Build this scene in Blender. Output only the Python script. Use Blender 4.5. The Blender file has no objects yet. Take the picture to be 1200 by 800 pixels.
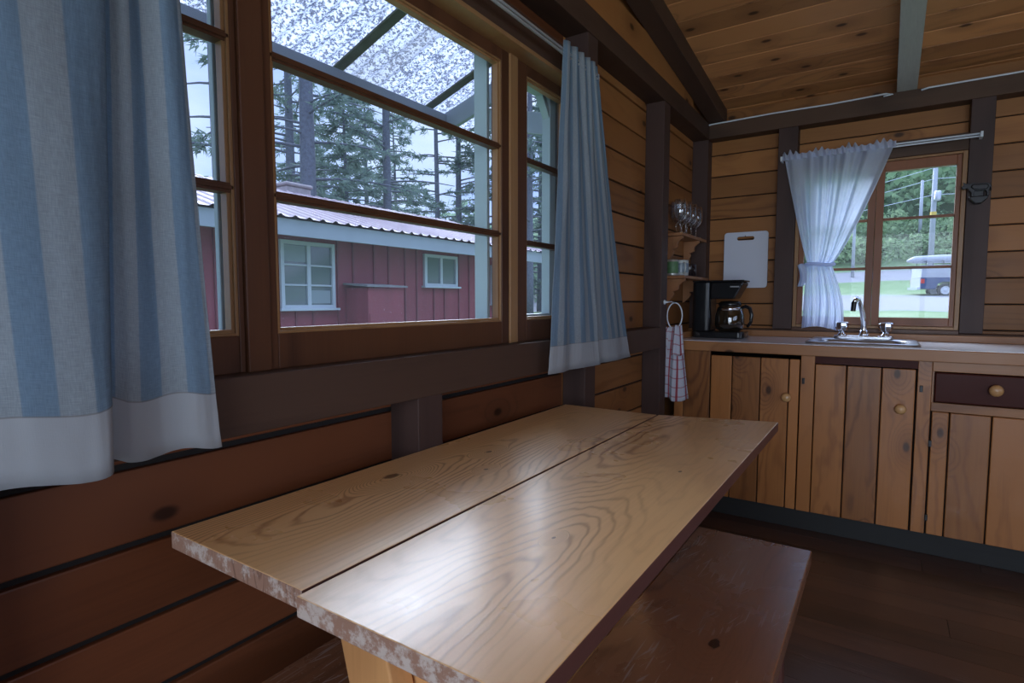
import bpy, bmesh, math, random
from mathutils import Vector, Matrix, noise as mnoise
R = random.Random(7)
scn = bpy.context.scene
COL = scn.collection
PI = math.pi

# ------------------------------------------------------------------ helpers
class MB:
    def __init__(s):
        s.bm = bmesh.new(); s.uv = None
    def quadbox(s, P):
        v = [s.bm.verts.new(p) for p in P]
        for f in ((0,3,2,1),(4,5,6,7),(0,1,5,4),(1,2,6,5),(2,3,7,6),(3,0,4,7)):
            s.bm.faces.new([v[i] for i in f])
        return s
    def box(s, x0, x1, y0, y1, z0, z1, M=None):
        P = [Vector(p) for p in ((x0,y0,z0),(x1,y0,z0),(x1,y1,z0),(x0,y1,z0),(x0,y0,z1),(x1,y0,z1),(x1,y1,z1),(x0,y1,z1))]
        if M: P = [M @ p for p in P]
        return s.quadbox(P)
    def bar(s, a, b, w, d, upv=(0,0,1)):
        a, b = Vector(a), Vector(b); t = (b-a).normalized(); u = Vector(upv)
        sx = t.cross(u).normalized()*w/2; sy = sx.normalized().cross(t).normalized()*d/2
        return s.quadbox([a-sx-sy, a+sx-sy, a+sx+sy, a-sx+sy, b-sx-sy, b+sx-sy, b+sx+sy, b-sx+sy])
    def tube(s, pts, r, n=10, caps=True, closed=False):
        pts = [Vector(p) for p in pts]; rings = []; N = len(pts)
        rr = r if isinstance(r, (list, tuple)) else [r]*N
        t0 = (pts[1]-pts[0]).normalized()
        ref = Vector((0,0,1)) if abs(t0.z) < .9 else Vector((1,0,0))
        u = t0.cross(ref).normalized()
        for i, p in enumerate(pts):
            if closed: t = (pts[(i+1) % N]-pts[i-1]).normalized()
            else: t = (pts[min(i+1,N-1)]-pts[max(i-1,0)]).normalized()
            u = (u - t*u.dot(t)).normalized(); w = t.cross(u)
            rings.append([s.bm.verts.new(p+(u*math.cos(2*PI*k/n)+w*math.sin(2*PI*k/n))*rr[i]) for k in range(n)])
        for i in range(N if closed else N-1):
            A, B = rings[i], rings[(i+1) % N]
            for k in range(n): s.bm.faces.new((A[k], A[(k+1)%n], B[(k+1)%n], B[k]))
        if caps and not closed:
            s.bm.faces.new(rings[0][::-1]); s.bm.faces.new(rings[-1])
        return s
    def lathe(s, prof, c=(0,0,0), n=24, M=None, sy=1.0):
        c = Vector(c); rings = []
        for r, z in prof:
            ring = []
            for k in range(n):
                p = Vector((r*math.cos(2*PI*k/n), sy*r*math.sin(2*PI*k/n), z))
                if M: p = M @ p
                ring.append(s.bm.verts.new(c+p))
            rings.append(ring)
        for A, B in zip(rings, rings[1:]):
            for k in range(n): s.bm.faces.new((A[k], A[(k+1)%n], B[(k+1)%n], B[k]))
        if prof[0][0] > 1e-5: s.bm.faces.new(rings[0][::-1])
        if prof[-1][0] > 1e-5: s.bm.faces.new(rings[-1])
        return s
    def prism(s, poly, fn, d0, d1):
        """poly 2D outline; fn(a,b,d) -> 3D"""
        A = [s.bm.verts.new(fn(a,b,d0)) for a, b in poly]; B = [s.bm.verts.new(fn(a,b,d1)) for a, b in poly]
        n = len(poly)
        s.bm.faces.new(A[::-1]); s.bm.faces.new(B)
        for i in range(n): s.bm.faces.new((A[i], A[(i+1)%n], B[(i+1)%n], B[i]))
        return s
    def grid(s, fn, nu, nv, uvf=None):
        if uvf and s.uv is None: s.uv = s.bm.loops.layers.uv.new('UVMap')
        V = [[s.bm.verts.new(fn(i/nu, j/nv)) for j in range(nv+1)] for i in range(nu+1)]
        for i in range(nu):
            for j in range(nv):
                f = s.bm.faces.new((V[i][j], V[i+1][j], V[i+1][j+1], V[i][j+1]))
                if uvf:
                    for l, (a, b) in zip(f.loops, ((i,j),(i+1,j),(i+1,j+1),(i,j+1))): l[s.uv].uv = uvf(a/nu, b/nv)
        return s
    def tri(s, a, b, c):
        s.bm.faces.new([s.bm.verts.new(p) for p in (a,b,c)]); return s
    def build(s, name, mat, parent=None, bevel=0, smooth=False, solid=0, seg=2, normals=True):
        if normals and len(s.bm.faces) < 60000: bmesh.ops.recalc_face_normals(s.bm, faces=s.bm.faces)
        me = bpy.data.meshes.new(name); s.bm.to_mesh(me); s.bm.free()
        o = bpy.data.objects.new(name, me); COL.objects.link(o)
        if isinstance(mat, (list, tuple)):
            for m in mat: me.materials.append(m)
        else: me.materials.append(mat)
        if smooth:
            for p in me.polygons: p.use_smooth = True
        if parent:
            o.parent = parent
            o.matrix_parent_inverse = Matrix.Translation(-parent.location) if parent.type == 'EMPTY' else Matrix.Identity(4)
        if solid:
            m = o.modifiers.new('solid', 'SOLIDIFY'); m.thickness = solid; m.offset = 0
        if bevel:
            m = o.modifiers.new('bevel', 'BEVEL'); m.width = bevel; m.segments = seg; m.limit_method = 'ANGLE'; m.angle_limit = .6
        return o
def tag(o, label=None, cat=None, group=None, kind=None):
    if label: o['label'] = label
    if cat: o['category'] = cat
    if group: o['group'] = group
    if kind: o['kind'] = kind
    return o
def empty(name, loc, label=None, cat=None, group=None, kind=None):
    o = bpy.data.objects.new(name, None); COL.objects.link(o); o.location = loc; o.empty_display_size = .05
    return tag(o, label, cat, group, kind)
def copy_tree(o, parent=None):
    c = o.copy(); COL.objects.link(c)
    if parent:
        c.parent = parent; c.matrix_parent_inverse = o.matrix_parent_inverse.copy()
    for ch in list(o.children): copy_tree(ch, c)
    return c
def catmull(pts, t):
    n = len(pts)-1; x = min(max(t*n, 0), n-1e-6); i = int(x); f = x-i
    P = [pts[max(i-1,0)], pts[i], pts[i+1], pts[min(i+2,n)]]
    return tuple(.5*((2*b)+(c-a)*f+(2*a-5*b+4*c-d)*f*f+(3*b-a-3*c+d)*f**3) for a, b, c, d in zip(*P))

# ------------------------------------------------------------------ materials
class NT:
    def __init__(s, name):
        s.m = bpy.data.materials.new(name); s.m.use_nodes = True; s.t = s.m.node_tree; s.t.nodes.clear()
        s.out = s.n('ShaderNodeOutputMaterial')
    def n(s, typ, **kw):
        nd = s.t.nodes.new(typ)
        for k, v in kw.items(): setattr(nd, k, v)
        return nd
    def l(s, a, b): s.t.links.new(a, b)
    def put(s, sock, v):
        if hasattr(v, 'is_linked') or hasattr(v, 'links'): s.l(v, sock)
        else: sock.default_value = v
    def math(s, op, a, b=None, c=None, clamp=False):
        nd = s.n('ShaderNodeMath', operation=op); nd.use_clamp = clamp
        s.put(nd.inputs[0], a)
        if b is not None: s.put(nd.inputs[1], b)
        if c is not None: s.put(nd.inputs[2], c)
        return nd.outputs[0]
    def vmath(s, op, a, b=None):
        nd = s.n('ShaderNodeVectorMath', operation=op); s.put(nd.inputs[0], a)
        if b is not None: s.put(nd.inputs[1], b)
        return nd.outputs[0] if op not in ('LENGTH','DISTANCE') else nd.outputs['Value']
    def mix(s, f, a, b, blend='MIX'):
        nd = s.n('ShaderNodeMix', data_type='RGBA', blend_type=blend)
        s.put(nd.inputs[0], f); s.put(nd.inputs[6], a if hasattr(a,'links') else (*a[:3],1)); s.put(nd.inputs[7], b if hasattr(b,'links') else (*b[:3],1))
        return nd.outputs[2]
    def ramp(s, f, stops, interp='LINEAR'):
        nd = s.n('ShaderNodeValToRGB'); nd.color_ramp.interpolation = interp; e = nd.color_ramp.elements
        while len(e) < len(stops): e.new(.5)
        for el, (p, c) in zip(e, stops):
            el.position = p; el.color = (*c[:3], 1) if not isinstance(c, (int, float)) else (c, c, c, 1)
        s.put(nd.inputs[0], f); return nd.outputs[0]
    def smooth(s, v, a, b):
        nd = s.n('ShaderNodeMapRange', interpolation_type='SMOOTHSTEP'); s.put(nd.inputs[0], v)
        nd.inputs[1].default_value = a; nd.inputs[2].default_value = b; return nd.outputs[0]
    def noise(s, vec, scale, detail=2, rough=.5, dist=0):
        nd = s.n('ShaderNodeTexNoise'); s.l(vec, nd.inputs['Vector']); nd.inputs['Scale'].default_value = scale
        nd.inputs['Detail'].default_value = detail; nd.inputs['Roughness'].default_value = rough; nd.inputs['Distortion'].default_value = dist
        return nd.outputs[0]
    def obj(s): return s.n('ShaderNodeTexCoord').outputs['Object']
    def scale(s, vec, sc, loc=(0,0,0)):
        nd = s.n('ShaderNodeMapping'); s.l(vec, nd.inputs[0]); nd.inputs['Scale'].default_value = sc; nd.inputs['Location'].default_value = loc
        return nd.outputs[0]
    def bsdf(s, col, rough=.5, metal=0, bump=None, bstr=.2, bdist=.002, spec=.5, **kw):
        b = s.n('ShaderNodeBsdfPrincipled')
        s.put(b.inputs['Base Color'], col if hasattr(col,'links') else (*col[:3],1)); s.put(b.inputs['Roughness'], rough); s.put(b.inputs['Metallic'], metal)
        b.inputs['Specular IOR Level'].default_value = spec
        for k, v in kw.items(): s.put(b.inputs[k], v)
        if bump is not None:
            bn = s.n('ShaderNodeBump'); s.l(bump, bn.inputs['Height']); bn.inputs['Strength'].default_value = bstr; bn.inputs['Distance'].default_value = bdist
            s.l(bn.outputs[0], b.inputs['Normal'])
        s.l(b.outputs[0], s.out.inputs[0]); return b

def plain(name, col, rough=.5, metal=0, var=.12, sc=8, **kw):
    t = NT(name); o = t.obj(); n = t.noise(o, sc, 4, .6)
    f = t.math('MULTIPLY_ADD', n, var*2, 1-var)
    c = t.mix(1.0, col, f, 'MULTIPLY')
    t.bsdf(c, rough, metal, bump=t.noise(o, sc*10, 3), bstr=.05, **kw); return t.m

def wood(name, light, dark, axis=0, rings=14, rscale=2.2, rough=.4, var=.25, knots=.5, kscale=3.0, fine=.35, spec=.28, coat=0, marks=(), scratch=0, bstr=.15, stain=.25, ringc=.6, worn=None, ringp=3.0, flat=None):
    """axis = grain direction. contour lines of a stretched noise field give the growth-ring figure"""
    t = NT(name); o = t.obj()
    rnd = t.n('ShaderNodeNewGeometry').outputs['Random Per Island']
    cb = t.n('ShaderNodeCombineXYZ')
    for i, k in enumerate((17.3, 29.1, 11.7)): t.l(t.math('MULTIPLY', rnd, k), cb.inputs[i])
    p = t.vmath('ADD', o, cb.outputs[0])
    st = [1, 1, 1]; st[axis] = .16
    ps = t.scale(p, st)
    # knots
    st2 = [1, 1, 1]; st2[axis] = .55
    kv = t.scale(p, st2)
    vor = t.n('ShaderNodeTexVoronoi')
    if flat is not None:
        vor.voronoi_dimensions = '2D'; sk = t.n('ShaderNodeSeparateXYZ'); t.l(kv, sk.inputs[0]); ck = t.n('ShaderNodeCombineXYZ')
        oth = [i for i in range(3) if i != flat]; t.l(sk.outputs[oth[0]], ck.inputs[0]); t.l(sk.outputs[oth[1]], ck.inputs[1]); kv = ck.outputs[0]
    t.l(kv, vor.inputs['Vector']); vor.inputs['Scale'].default_value = kscale
    kd = vor.outputs['Distance']
    sep = t.n('ShaderNodeSeparateColor'); t.l(vor.outputs['Color'], sep.inputs[0])
    on = t.math('LESS_THAN', sep.outputs[0], knots)
    kr = t.math('MULTIPLY', t.math('SUBTRACT', 1.0, t.smooth(kd, .007*kscale, .017*kscale)), on)
    khalo = t.math('MULTIPLY', t.math('SUBTRACT', 1.0, t.smooth(kd, .012*kscale, .075*kscale)), on)
    base = t.noise(ps, rscale, 2, .45, .15)
    fld = t.math('ADD', base, t.math('MULTIPLY', khalo, .10))
    fld = t.math('ADD', fld, t.math('MULTIPLY', t.noise(t.scale(p, tuple(.35 if q == 1 and False else (.35 if i == axis else 1) for i, q in enumerate(st))), 16, 2), .035))
    mk = None
    for (mx, my, mz, mr) in marks:
        dv = t.vmath('SUBTRACT', o, (mx, my, mz)); s3 = [1, 1, 1]; s3[axis] = .55
        d = t.vmath('LENGTH', t.scale(dv, s3))
        halo = t.math('SUBTRACT', 1.0, t.smooth(d, mr*.6, mr*7)); fld = t.math('ADD', fld, t.math('MULTIPLY', halo, .13))
        core = t.math('SUBTRACT', 1.0, t.smooth(t.math('ADD', d, t.math('MULTIPLY', t.noise(o, 90, 2), mr*.6)), mr*1.0, mr*1.45))
        mk = core if mk is None else t.math('MAXIMUM', mk, core)
    ring = t.math('SINE', t.math('MULTIPLY', fld, rings*6.283))
    ring = t.math('MULTIPLY_ADD', ring, .5, .5)
    ring = t.math('POWER', ring, ringp)
    ring = t.math('MULTIPLY', ring, t.math('MULTIPLY_ADD', t.smooth(t.noise(t.scale(p, st, (5, 3, 8)), 3.2, 1), .42, .62), .85, .15))
    st3 = [1, 1, 1]; st3[axis] = .035
    fg = t.noise(t.scale(p, st3), 130, 3, .6)
    big = t.noise(ps, 1.4, 2)
    f = t.math('ADD', t.math('MULTIPLY', ring, ringc), t.math('MULTIPLY', t.math('SUBTRACT', fg, .5), fine*1.6))
    f = t.math('ADD', f, t.math('MULTIPLY', t.math('SUBTRACT', big, .5), stain*3), clamp=True)
    c = t.mix(f, light, dark)
    hv = t.math('MULTIPLY_ADD', rnd, var*2, 1-var)
    c = t.mix(1.0, c, hv, 'MULTIPLY')
    kc = tuple(x*.22 for x in dark[:3])
    c = t.mix(t.math('MULTIPLY', khalo, .35), c, dark)
    c = t.mix(t.math('MULTIPLY', kr, .85), c, kc)
    if mk is not None: c = t.mix(t.math('MULTIPLY', mk, .8), c, kc)
    ro = t.math('MULTIPLY_ADD', t.noise(p, 6, 4), .25, rough-.12)
    if scratch:
        st4 = [1, 1, 1]; st4[axis] = .06
        st5 = [1, 1, 1]; st5[axis] = .10; st5[(axis+1) % 3 if axis != 1 else 0] = 1.0
        rot_ = t.n('ShaderNodeMapping'); t.l(o, rot_.inputs[0]); rot_.inputs['Rotation'].default_value = (0,0,.35)
        big2 = t.noise(p, 5, 2)
        s1 = t.smooth(t.noise(t.scale(p, tuple(.05 if i == axis else 1 for i in range(3))), 230, 0), .70, .74)
        s2 = t.smooth(t.noise(t.scale(rot_.outputs[0], tuple(.07 if i == axis else 1 for i in range(3))), 200, 0), .72, .76)
        s3 = t.smooth(t.noise(o, 230, 1), .72, .76)
        sc = t.math('MAXIMUM', t.math('MAXIMUM', s1, s2), t.math('MULTIPLY', s3, .8))
        sc = t.math('MULTIPLY', sc, t.smooth(big2, .46, .66))
        c = t.mix(t.math('MULTIPLY', sc, scratch), c, (.55, .5, .5)); ro = t.math('ADD', ro, t.math('MULTIPLY', sc, .3))
    if worn:
        w = t.smooth(t.noise(p, 26, 6, .75), .45, .58); c = t.mix(t.math('MULTIPLY', w, .7), c, worn)
    b = t.bsdf(c, ro, bump=t.math('ADD', t.math('MULTIPLY', fg, .5), t.math('MULTIPLY', ring, .4)), bstr=bstr, bdist=.0012, spec=spec)
    if coat: b.inputs['Coat Weight'].default_value = coat; b.inputs['Coat Roughness'].default_value = .26
    return t.m

M = {}
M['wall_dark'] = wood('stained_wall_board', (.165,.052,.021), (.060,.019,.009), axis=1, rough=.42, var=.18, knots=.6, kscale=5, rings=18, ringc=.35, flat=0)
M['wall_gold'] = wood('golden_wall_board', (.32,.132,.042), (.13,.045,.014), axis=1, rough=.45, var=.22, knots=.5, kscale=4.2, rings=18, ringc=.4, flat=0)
M['back_gold'] = wood('golden_back_board', (.31,.130,.040), (.12,.043,.014), axis=0, rough=.45, var=.25, knots=.5, kscale=4.6, rings=18, ringc=.4, flat=1)
M['ceil'] = wood('knotty_ceiling_board', (.60,.275,.105), (.17,.062,.027), axis=0, rough=.42, var=.28, knots=.75, kscale=5.5, rings=18, ringc=.4, stain=.45, flat=2)
M['beam'] = wood('dark_beam', (.070,.038,.026), (.030,.016,.012), axis=1, rough=.55, var=.1, knots=.2, rings=8)
M['beamx'] = wood('dark_beam_cross', (.085,.046,.028), (.036,.019,.012), axis=0, rough=.55, var=.1, knots=.2, rings=8)
M['post'] = wood('dark_post', (.058,.033,.028), (.026,.015,.013), axis=2, rough=.5, var=.25, knots=.2, rings=8)
M['grey_rafter'] = wood('lit_rafter', (.46,.48,.43), (.24,.24,.21), axis=1, rough=.5, var=.05, knots=.3, rings=8)  # pale grey carries the light this rafter reflects, put into its colour
M['sash'] = wood('stained_sash', (.095,.038,.018), (.045,.017,.009), axis=2, rough=.38, var=.18, knots=.1, rings=9)
M['bead'] = wood('varnished_bead', (.30,.16,.07), (.15,.07,.03), axis=2, rough=.35, var=.15, knots=.0, rings=9)
M['sash_red'] = wood('red_brown_sash', (.22,.082,.036), (.12,.042,.020), axis=2, rough=.35, var=.15, knots=.1, rings=9)
M['tabletop'] = wood('pine_tabletop', (.88,.54,.25), (.34,.135,.045), axis=1, rings=85, rscale=1.9, rough=.30, var=.05, knots=.0, fine=.30, spec=.6, coat=.8, bstr=.3, stain=.22, ringc=.85, ringp=4,
    marks=((-.858,.83,.75,.012), (-.80,1.10,.75,.006), (-.72,.98,.75,.004), (-.42,.75,.75,.003), (-.36,1.2,.75,.004)))
M['table_end'] = wood('worn_board_end', (.30,.17,.12), (.09,.035,.025), axis=2, rings=30, rscale=9, rough=.6, var=.1, knots=0, worn=(.62,.55,.50))
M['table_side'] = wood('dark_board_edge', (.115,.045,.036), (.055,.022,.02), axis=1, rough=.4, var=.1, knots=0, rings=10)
M['leg'] = wood('orange_pine_leg', (.62,.31,.12), (.36,.16,.06), axis=2, rough=.4, var=.08, knots=.2, rings=10)
M['bench'] = wood('worn_bench_board', (.27,.115,.060), (.085,.032,.018), axis=1, rings=45, rscale=2, rough=.26, var=.06, knots=0, spec=.7, coat=1.0, scratch=.38, bstr=.35, marks=((-.255,1.10,.45,.011),))
M['floor'] = wood('dark_floor_board', (.070,.032,.020), (.022,.011,.008), axis=0, rough=.33, var=.4, knots=.2, rings=9, spec=.6, scratch=.15, coat=.5, flat=2)
M['cab'] = wood('cabinet_board', (.36,.145,.045), (.12,.040,.015), axis=2, rings=40, rscale=1.7, rough=.34, var=.26, knots=.7, kscale=4.2, ringc=.42, stain=.5, spec=.4, flat=1)
M['cabx'] = wood('cabinet_rail', (.34,.15,.055), (.12,.045,.018), axis=0, rings=9, rough=.38, var=.15, knots=.5, kscale=3.0, spec=.4, flat=1)
M['drawer'] = wood('dark_drawer_front', (.060,.014,.010), (.028,.008,.006), axis=0, rough=.35, var=.05, knots=0, rings=8, scratch=.0, spec=.1)
M['knob'] = wood('maple_knob', (.58,.33,.14), (.42,.21,.08), axis=1, rough=.25, var=.05, knots=0, rings=8, coat=.5)
M['kick'] = wood('grey_kickboard', (.026,.027,.027), (.010,.010,.011), axis=0, rough=.6, var=.05, knots=0, rings=14)
M['shelf'] = wood('shelf_board', (.34,.16,.075), (.17,.070,.035), axis=1, rough=.4, var=.1, knots=0, rings=9)
M['gap'] = plain('dark_gap', (.012,.008,.007), .9)
M['chrome'] = plain('chrome', (.82,.84,.88), .12, 1, .03)
M['rod'] = plain('white_rod', (.66,.72,.78), .3, 0, .03)
M['ironblack'] = plain('cast_iron', (.012,.012,.014), .38, .3, .1)
M['plastic_black'] = plain('black_plastic', (.010,.011,.013), .2, 0, .05)
M['plastic_white'] = plain('white_plastic', (.62,.66,.76), .4, 0, .02)
M['laminate'] = plain('laminate', (.90,.93,1.0), .16, 0, .05, spec=.9)
M['steel'] = plain('steel', (.60,.62,.66), .28, .9, .05)
M['pale_paint'] = plain('pale_paint', (.31,.39,.40), .5, 0, .08)
M['white_paint'] = plain('white_paint', (.48,.53,.58), .55, 0, .08)
M['fascia'] = plain('grey_white_fascia', (.31,.35,.40), .6, 0, .12, 3)

def glassmat(name, tint=(1,1,1), refl=.9, haze=0):
    t = NT(name); a = t.n('ShaderNodeBsdfTransparent'); a.inputs[0].default_value = (*tint,1)
    g = t.n('ShaderNodeBsdfGlossy'); g.inputs['Roughness'].default_value = .02
    fr = t.n('ShaderNodeFresnel'); fr.inputs[0].default_value = 1.45
    ff = t.math('MULTIPLY', fr.outputs[0], t.math('SUBTRACT', 1.0, t.n('ShaderNodeNewGeometry').outputs['Backfacing']))
    mx = t.n('ShaderNodeMixShader'); t.l(t.math('MULTIPLY', ff, refl, clamp=True), mx.inputs[0]); t.l(a.outputs[0], mx.inputs[1]); t.l(g.outputs[0], mx.inputs[2])
    last = mx.outputs[0]
    if haze:  # white translucent mix imitates window glare and lifts the glassware
        tl = t.n('ShaderNodeBsdfTranslucent'); tl.inputs[0].default_value = (.9,.93,1,1); m2 = t.n('ShaderNodeMixShader')
        t.l(t.math('MULTIPLY_ADD', t.noise(t.obj(), 5, 5, .7), haze, haze*.5), m2.inputs[0]); t.l(last, m2.inputs[1]); t.l(tl.outputs[0], m2.inputs[2]); last = m2.outputs[0]
    t.l(last, t.out.inputs[0]); return t.m
M['pane'] = glassmat('window_glass', (.98,.99,1.0), .5, .016)
M['drink_glass'] = glassmat('drinking_glass', (.96,.98,1.0), 8.0, .10)
M['carafe'] = glassmat('carafe_glass', (.42,.52,.56), 4.0, .02)
M['bldg_glass'] = NT('house_glass'); _t = M['bldg_glass']; _t.bsdf((.10,.14,.15), .08, spec=.9); M['bldg_glass'] = _t.m

def cloth(name, kind):
    t = NT(name); uv = t.n('ShaderNodeUVMap').outputs[0]; sp = t.n('ShaderNodeSeparateXYZ'); t.l(uv, sp.inputs[0])
    u, v = sp.outputs[0], sp.outputs[1]
    if kind == 'stripe':
        blue, cream, hem = (.20,.285,.375), (.32,.365,.405), (.44,.46,.49)
        ph = t.math('FRACT', t.math('MULTIPLY', u, 1/.074))
        st = t.math('MULTIPLY', t.smooth(ph, .0, .03), t.math('SUBTRACT', 1.0, t.smooth(ph, .50, .53)))
        c = t.mix(st, cream, blue)
        w = t.noise(t.scale(uv, (1, .08, 1)), 900, 2); w2 = t.noise(t.scale(uv, (.08, 1, 1)), 900, 2)
        wv = t.math('ADD', w, w2)
        c = t.mix(1.0, c, t.math('MULTIPLY_ADD', wv, .5, .5), 'MULTIPLY')
        hm = t.math('LESS_THAN', v, .083); c = t.mix(hm, c, hem)
        sm = t.math('MULTIPLY', t.math('LESS_THAN', t.math('ABSOLUTE', t.math('SUBTRACT', v, .0835)), .0012), .5)
        c = t.mix(sm, c, (.25,.22,.2)); tr = .36
    elif kind == 'sheer':
        c = t.mix(t.noise(uv, 60, 3), (.66,.75,.95), (.78,.84,.98)); wv = t.noise(uv, 500, 2); tr = .5
    else:
        red = (.36,.035,.05); wh = (.56,.58,.66)
        a = t.math('FRACT', t.math('MULTIPLY', u, 1/.075)); b = t.math('FRACT', t.math('MULTIPLY', v, 1/.052))
        la = t.math('LESS_THAN', t.math('ABSOLUTE', t.math('SUBTRACT', a, .5)),   .09); lb = t.math('LESS_THAN', t.math('ABSOLUTE', t.math('SUBTRACT', b, .5)), .06)
        c = t.mix(t.math('MULTIPLY', lb, .6), wh, red); c = t.mix(t.math('MULTIPLY', la, .9), c, red); wv = t.noise(uv, 900, 2); tr = .1
    bn = t.n('ShaderNodeBump'); t.l(wv, bn.inputs['Height']); bn.inputs['Strength'].default_value = .25; bn.inputs['Distance'].default_value = .0008
    d = t.n('ShaderNodeBsdfDiffuse'); t.l(c, d.inputs[0]); t.l(bn.outputs[0], d.inputs['Normal'])
    tl = t.n('ShaderNodeBsdfTranslucent'); t.l(c, tl.inputs[0])
    mx = t.n('ShaderNodeMixShader'); mx.inputs[0].default_value = tr; t.l(d.outputs[0], mx.inputs[1]); t.l(tl.outputs[0], mx.inputs[2])
    last = mx.outputs[0]
    if kind == 'sheer':
        tp = t.n('ShaderNodeBsdfTransparent'); m2 = t.n('ShaderNodeMixShader'); m2.inputs[0].default_value = .12
        t.l(last, m2.inputs[1]); t.l(tp.outputs[0], m2.inputs[2]); last = m2.outputs[0]
    t.l(last, t.out.inputs[0]); return t.m
M['stripe'] = cloth('striped_linen', 'stripe'); M['sheer'] = cloth('white_voile', 'sheer'); M['check'] = cloth('checked_cotton', 'check')

# porch sheeting: translucent fibreglass covered with specks of litter
t = NT('speckled_roof_sheet'); o = t.obj()
n1 = t.noise(o, 75, 3, .8); n2 = t.noise(o, 16, 3)
sp = t.smooth(t.math('ADD', n1, t.math('MULTIPLY', t.math('SUBTRACT', n2, .5), .25)), .47, .56)
st = t.smooth(t.noise(t.scale(o, (.15, 1.0, .15)), 5, 3), .60, .72)
vo = t.n('ShaderNodeTexVoronoi'); t.l(o, vo.inputs['Vector']); vo.inputs['Scale'].default_value = 75
dk = t.math('MULTIPLY', t.math('LESS_THAN', vo.outputs['Distance'], .30), t.math('GREATER_THAN', t.noise(o, 30, 1), .47))
c = t.mix(sp, (.54,.56,.64), (.10,.11,.14)); c = t.mix(t.math('MULTIPLY', dk, .8), c, (.06,.06,.08)); c = t.mix(t.math('MULTIPLY', st, .45), c, (.14,.14,.13))
d = t.n('ShaderNodeBsdfDiffuse'); tl = t.n('ShaderNodeBsdfTranslucent'); t.l(c, d.inputs[0]); t.l(c, tl.inputs[0])
mx = t.n('ShaderNodeMixShader'); mx.inputs[0].default_value = .75; t.l(d.outputs[0], mx.inputs[1]); t.l(tl.outputs[0], mx.inputs[2]); t.l(mx.outputs[0], t.out.inputs[0])
M['sheet'] = t.m
# red siding, metal roof
t = NT('red_siding'); o = t.obj()
w = t.smooth(t.noise(o, 34, 3, .6), .66, .72)
c = t.mix(t.noise(t.scale(o, (1,1,.2)), 6, 4), (.19,.030,.045), (.29,.050,.075)); c = t.mix(t.math('MULTIPLY', w, .5), c, (.60,.45,.50))
t.bsdf(c, .6); M['red'] = t.m
t = NT('red_metal_roof'); o = t.obj()
c = t.mix(t.noise(o, 2, 3), (.17,.105,.135), (.24,.155,.19)); t.bsdf(c, .42, 0); M['metalroof'] = t.m
M['stone'] = plain('chimney_stone', (.36,.31,.31), .8, 0, .35, 9)
# ground
t = NT('yard_ground'); o = t.obj(); sp = t.n('ShaderNodeSeparateXYZ'); t.l(o, sp.inputs[0]); x, y = sp.outputs[0], sp.outputs[1]
nz = t.noise(o, .35, 4, .6); nf = t.noise(o, 6, 4, .7); nfine = t.noise(o, 40, 3, .7)
grass = t.mix(nfine, (.09,.155,.065), (.21,.30,.15)); grass = t.mix(t.smooth(nz, .45, .7), grass, (.24,.31,.17))
grav = t.mix(nf, (.21,.205,.225), (.31,.305,.33))
yy = t.math('ADD', y, t.math('MULTIPLY', t.math('SUBTRACT', nz, .5), 5))
yy = t.math('ADD', yy, t.math('MULTIPLY', x, .55))
a1 = t.math('MULTIPLY', t.smooth(yy, 15.6, 16.4), t.math('SUBTRACT', 1.0, t.smooth(yy, 33.0, 36.0)))
a2 = t.math('MULTIPLY', t.smooth(y, 42.5, 43.5), t.math('SUBTRACT', 1.0, t.smooth(y, 46, 47)))
pt = t.math('MULTIPLY', t.smooth(nf, .60, .70), .5)
mk = t.math('MULTIPLY', t.math('MAXIMUM', a1, a2), t.math('SUBTRACT', 1.0, pt))
hill = t.smooth(y, 48, 52)
c = t.mix(mk, grass, grav); c = t.mix(hill, c, (.06,.12,.05)); t.bsdf(c, .9, spec=.1); M['ground'] = t.m
def leafmat(name, a, b, tr=.35, sc=1.2):
    t = NT(name); o = t.obj(); rnd = t.n('ShaderNodeNewGeometry').outputs['Random Per Island']
    c = t.mix(t.math('MULTIPLY_ADD', rnd, .5, t.math('MULTIPLY', t.noise(o, sc, 3), .5)), a, b)
    d = t.n('ShaderNodeBsdfDiffuse'); tl = t.n('ShaderNodeBsdfTranslucent'); t.l(c, d.inputs[0]); t.l(c, tl.inputs[0])
    mx = t.n('ShaderNodeMixShader'); mx.inputs[0].default_value = tr; t.l(d.outputs[0], mx.inputs[1]); t.l(tl.outputs[0], mx.inputs[2]); t.l(mx.outputs[0], t.out.inputs[0]); return t.m
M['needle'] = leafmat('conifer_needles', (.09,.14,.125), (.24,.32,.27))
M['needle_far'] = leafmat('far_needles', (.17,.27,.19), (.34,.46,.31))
M['leaf'] = leafmat('hill_leaves', (.13,.24,.13), (.42,.58,.33), .45, .16)
M['bushleaf'] = leafmat('bush_leaves', (.17,.28,.14), (.42,.54,.30), .45, .5)
M['bark'] = plain('bark', (.115,.125,.16), .9, 0, .6, 14)
M['polewood'] = plain('pole_wood', (.42,.44,.48), .8, 0, .1)

# ------------------------------------------------------------------ camera
H = 1.12; F = 660.0; VX, VY = 1040.0, 352.0
pitch = math.atan2(400-VY, F); yaw = math.atan2(VX-600, math.hypot(F, 400-VY))
fw = Vector((-math.sin(yaw)*math.cos(pitch), math.cos(yaw)*math.cos(pitch), -math.sin(pitch)))
rt = Vector((math.cos(yaw), math.sin(yaw), 0)); up = rt.cross(fw)
cam = bpy.data.cameras.new('camera'); co = bpy.data.objects.new('camera', cam); COL.objects.link(co)
mt = Matrix((rt, up, -fw)).transposed().to_4x4(); mt.translation = (0, 0, H); co.matrix_world = mt
cam.sensor_width = 36; cam.lens = F/1200*36; cam.clip_start = .02; cam.clip_end = 500
scn.camera = co

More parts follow.
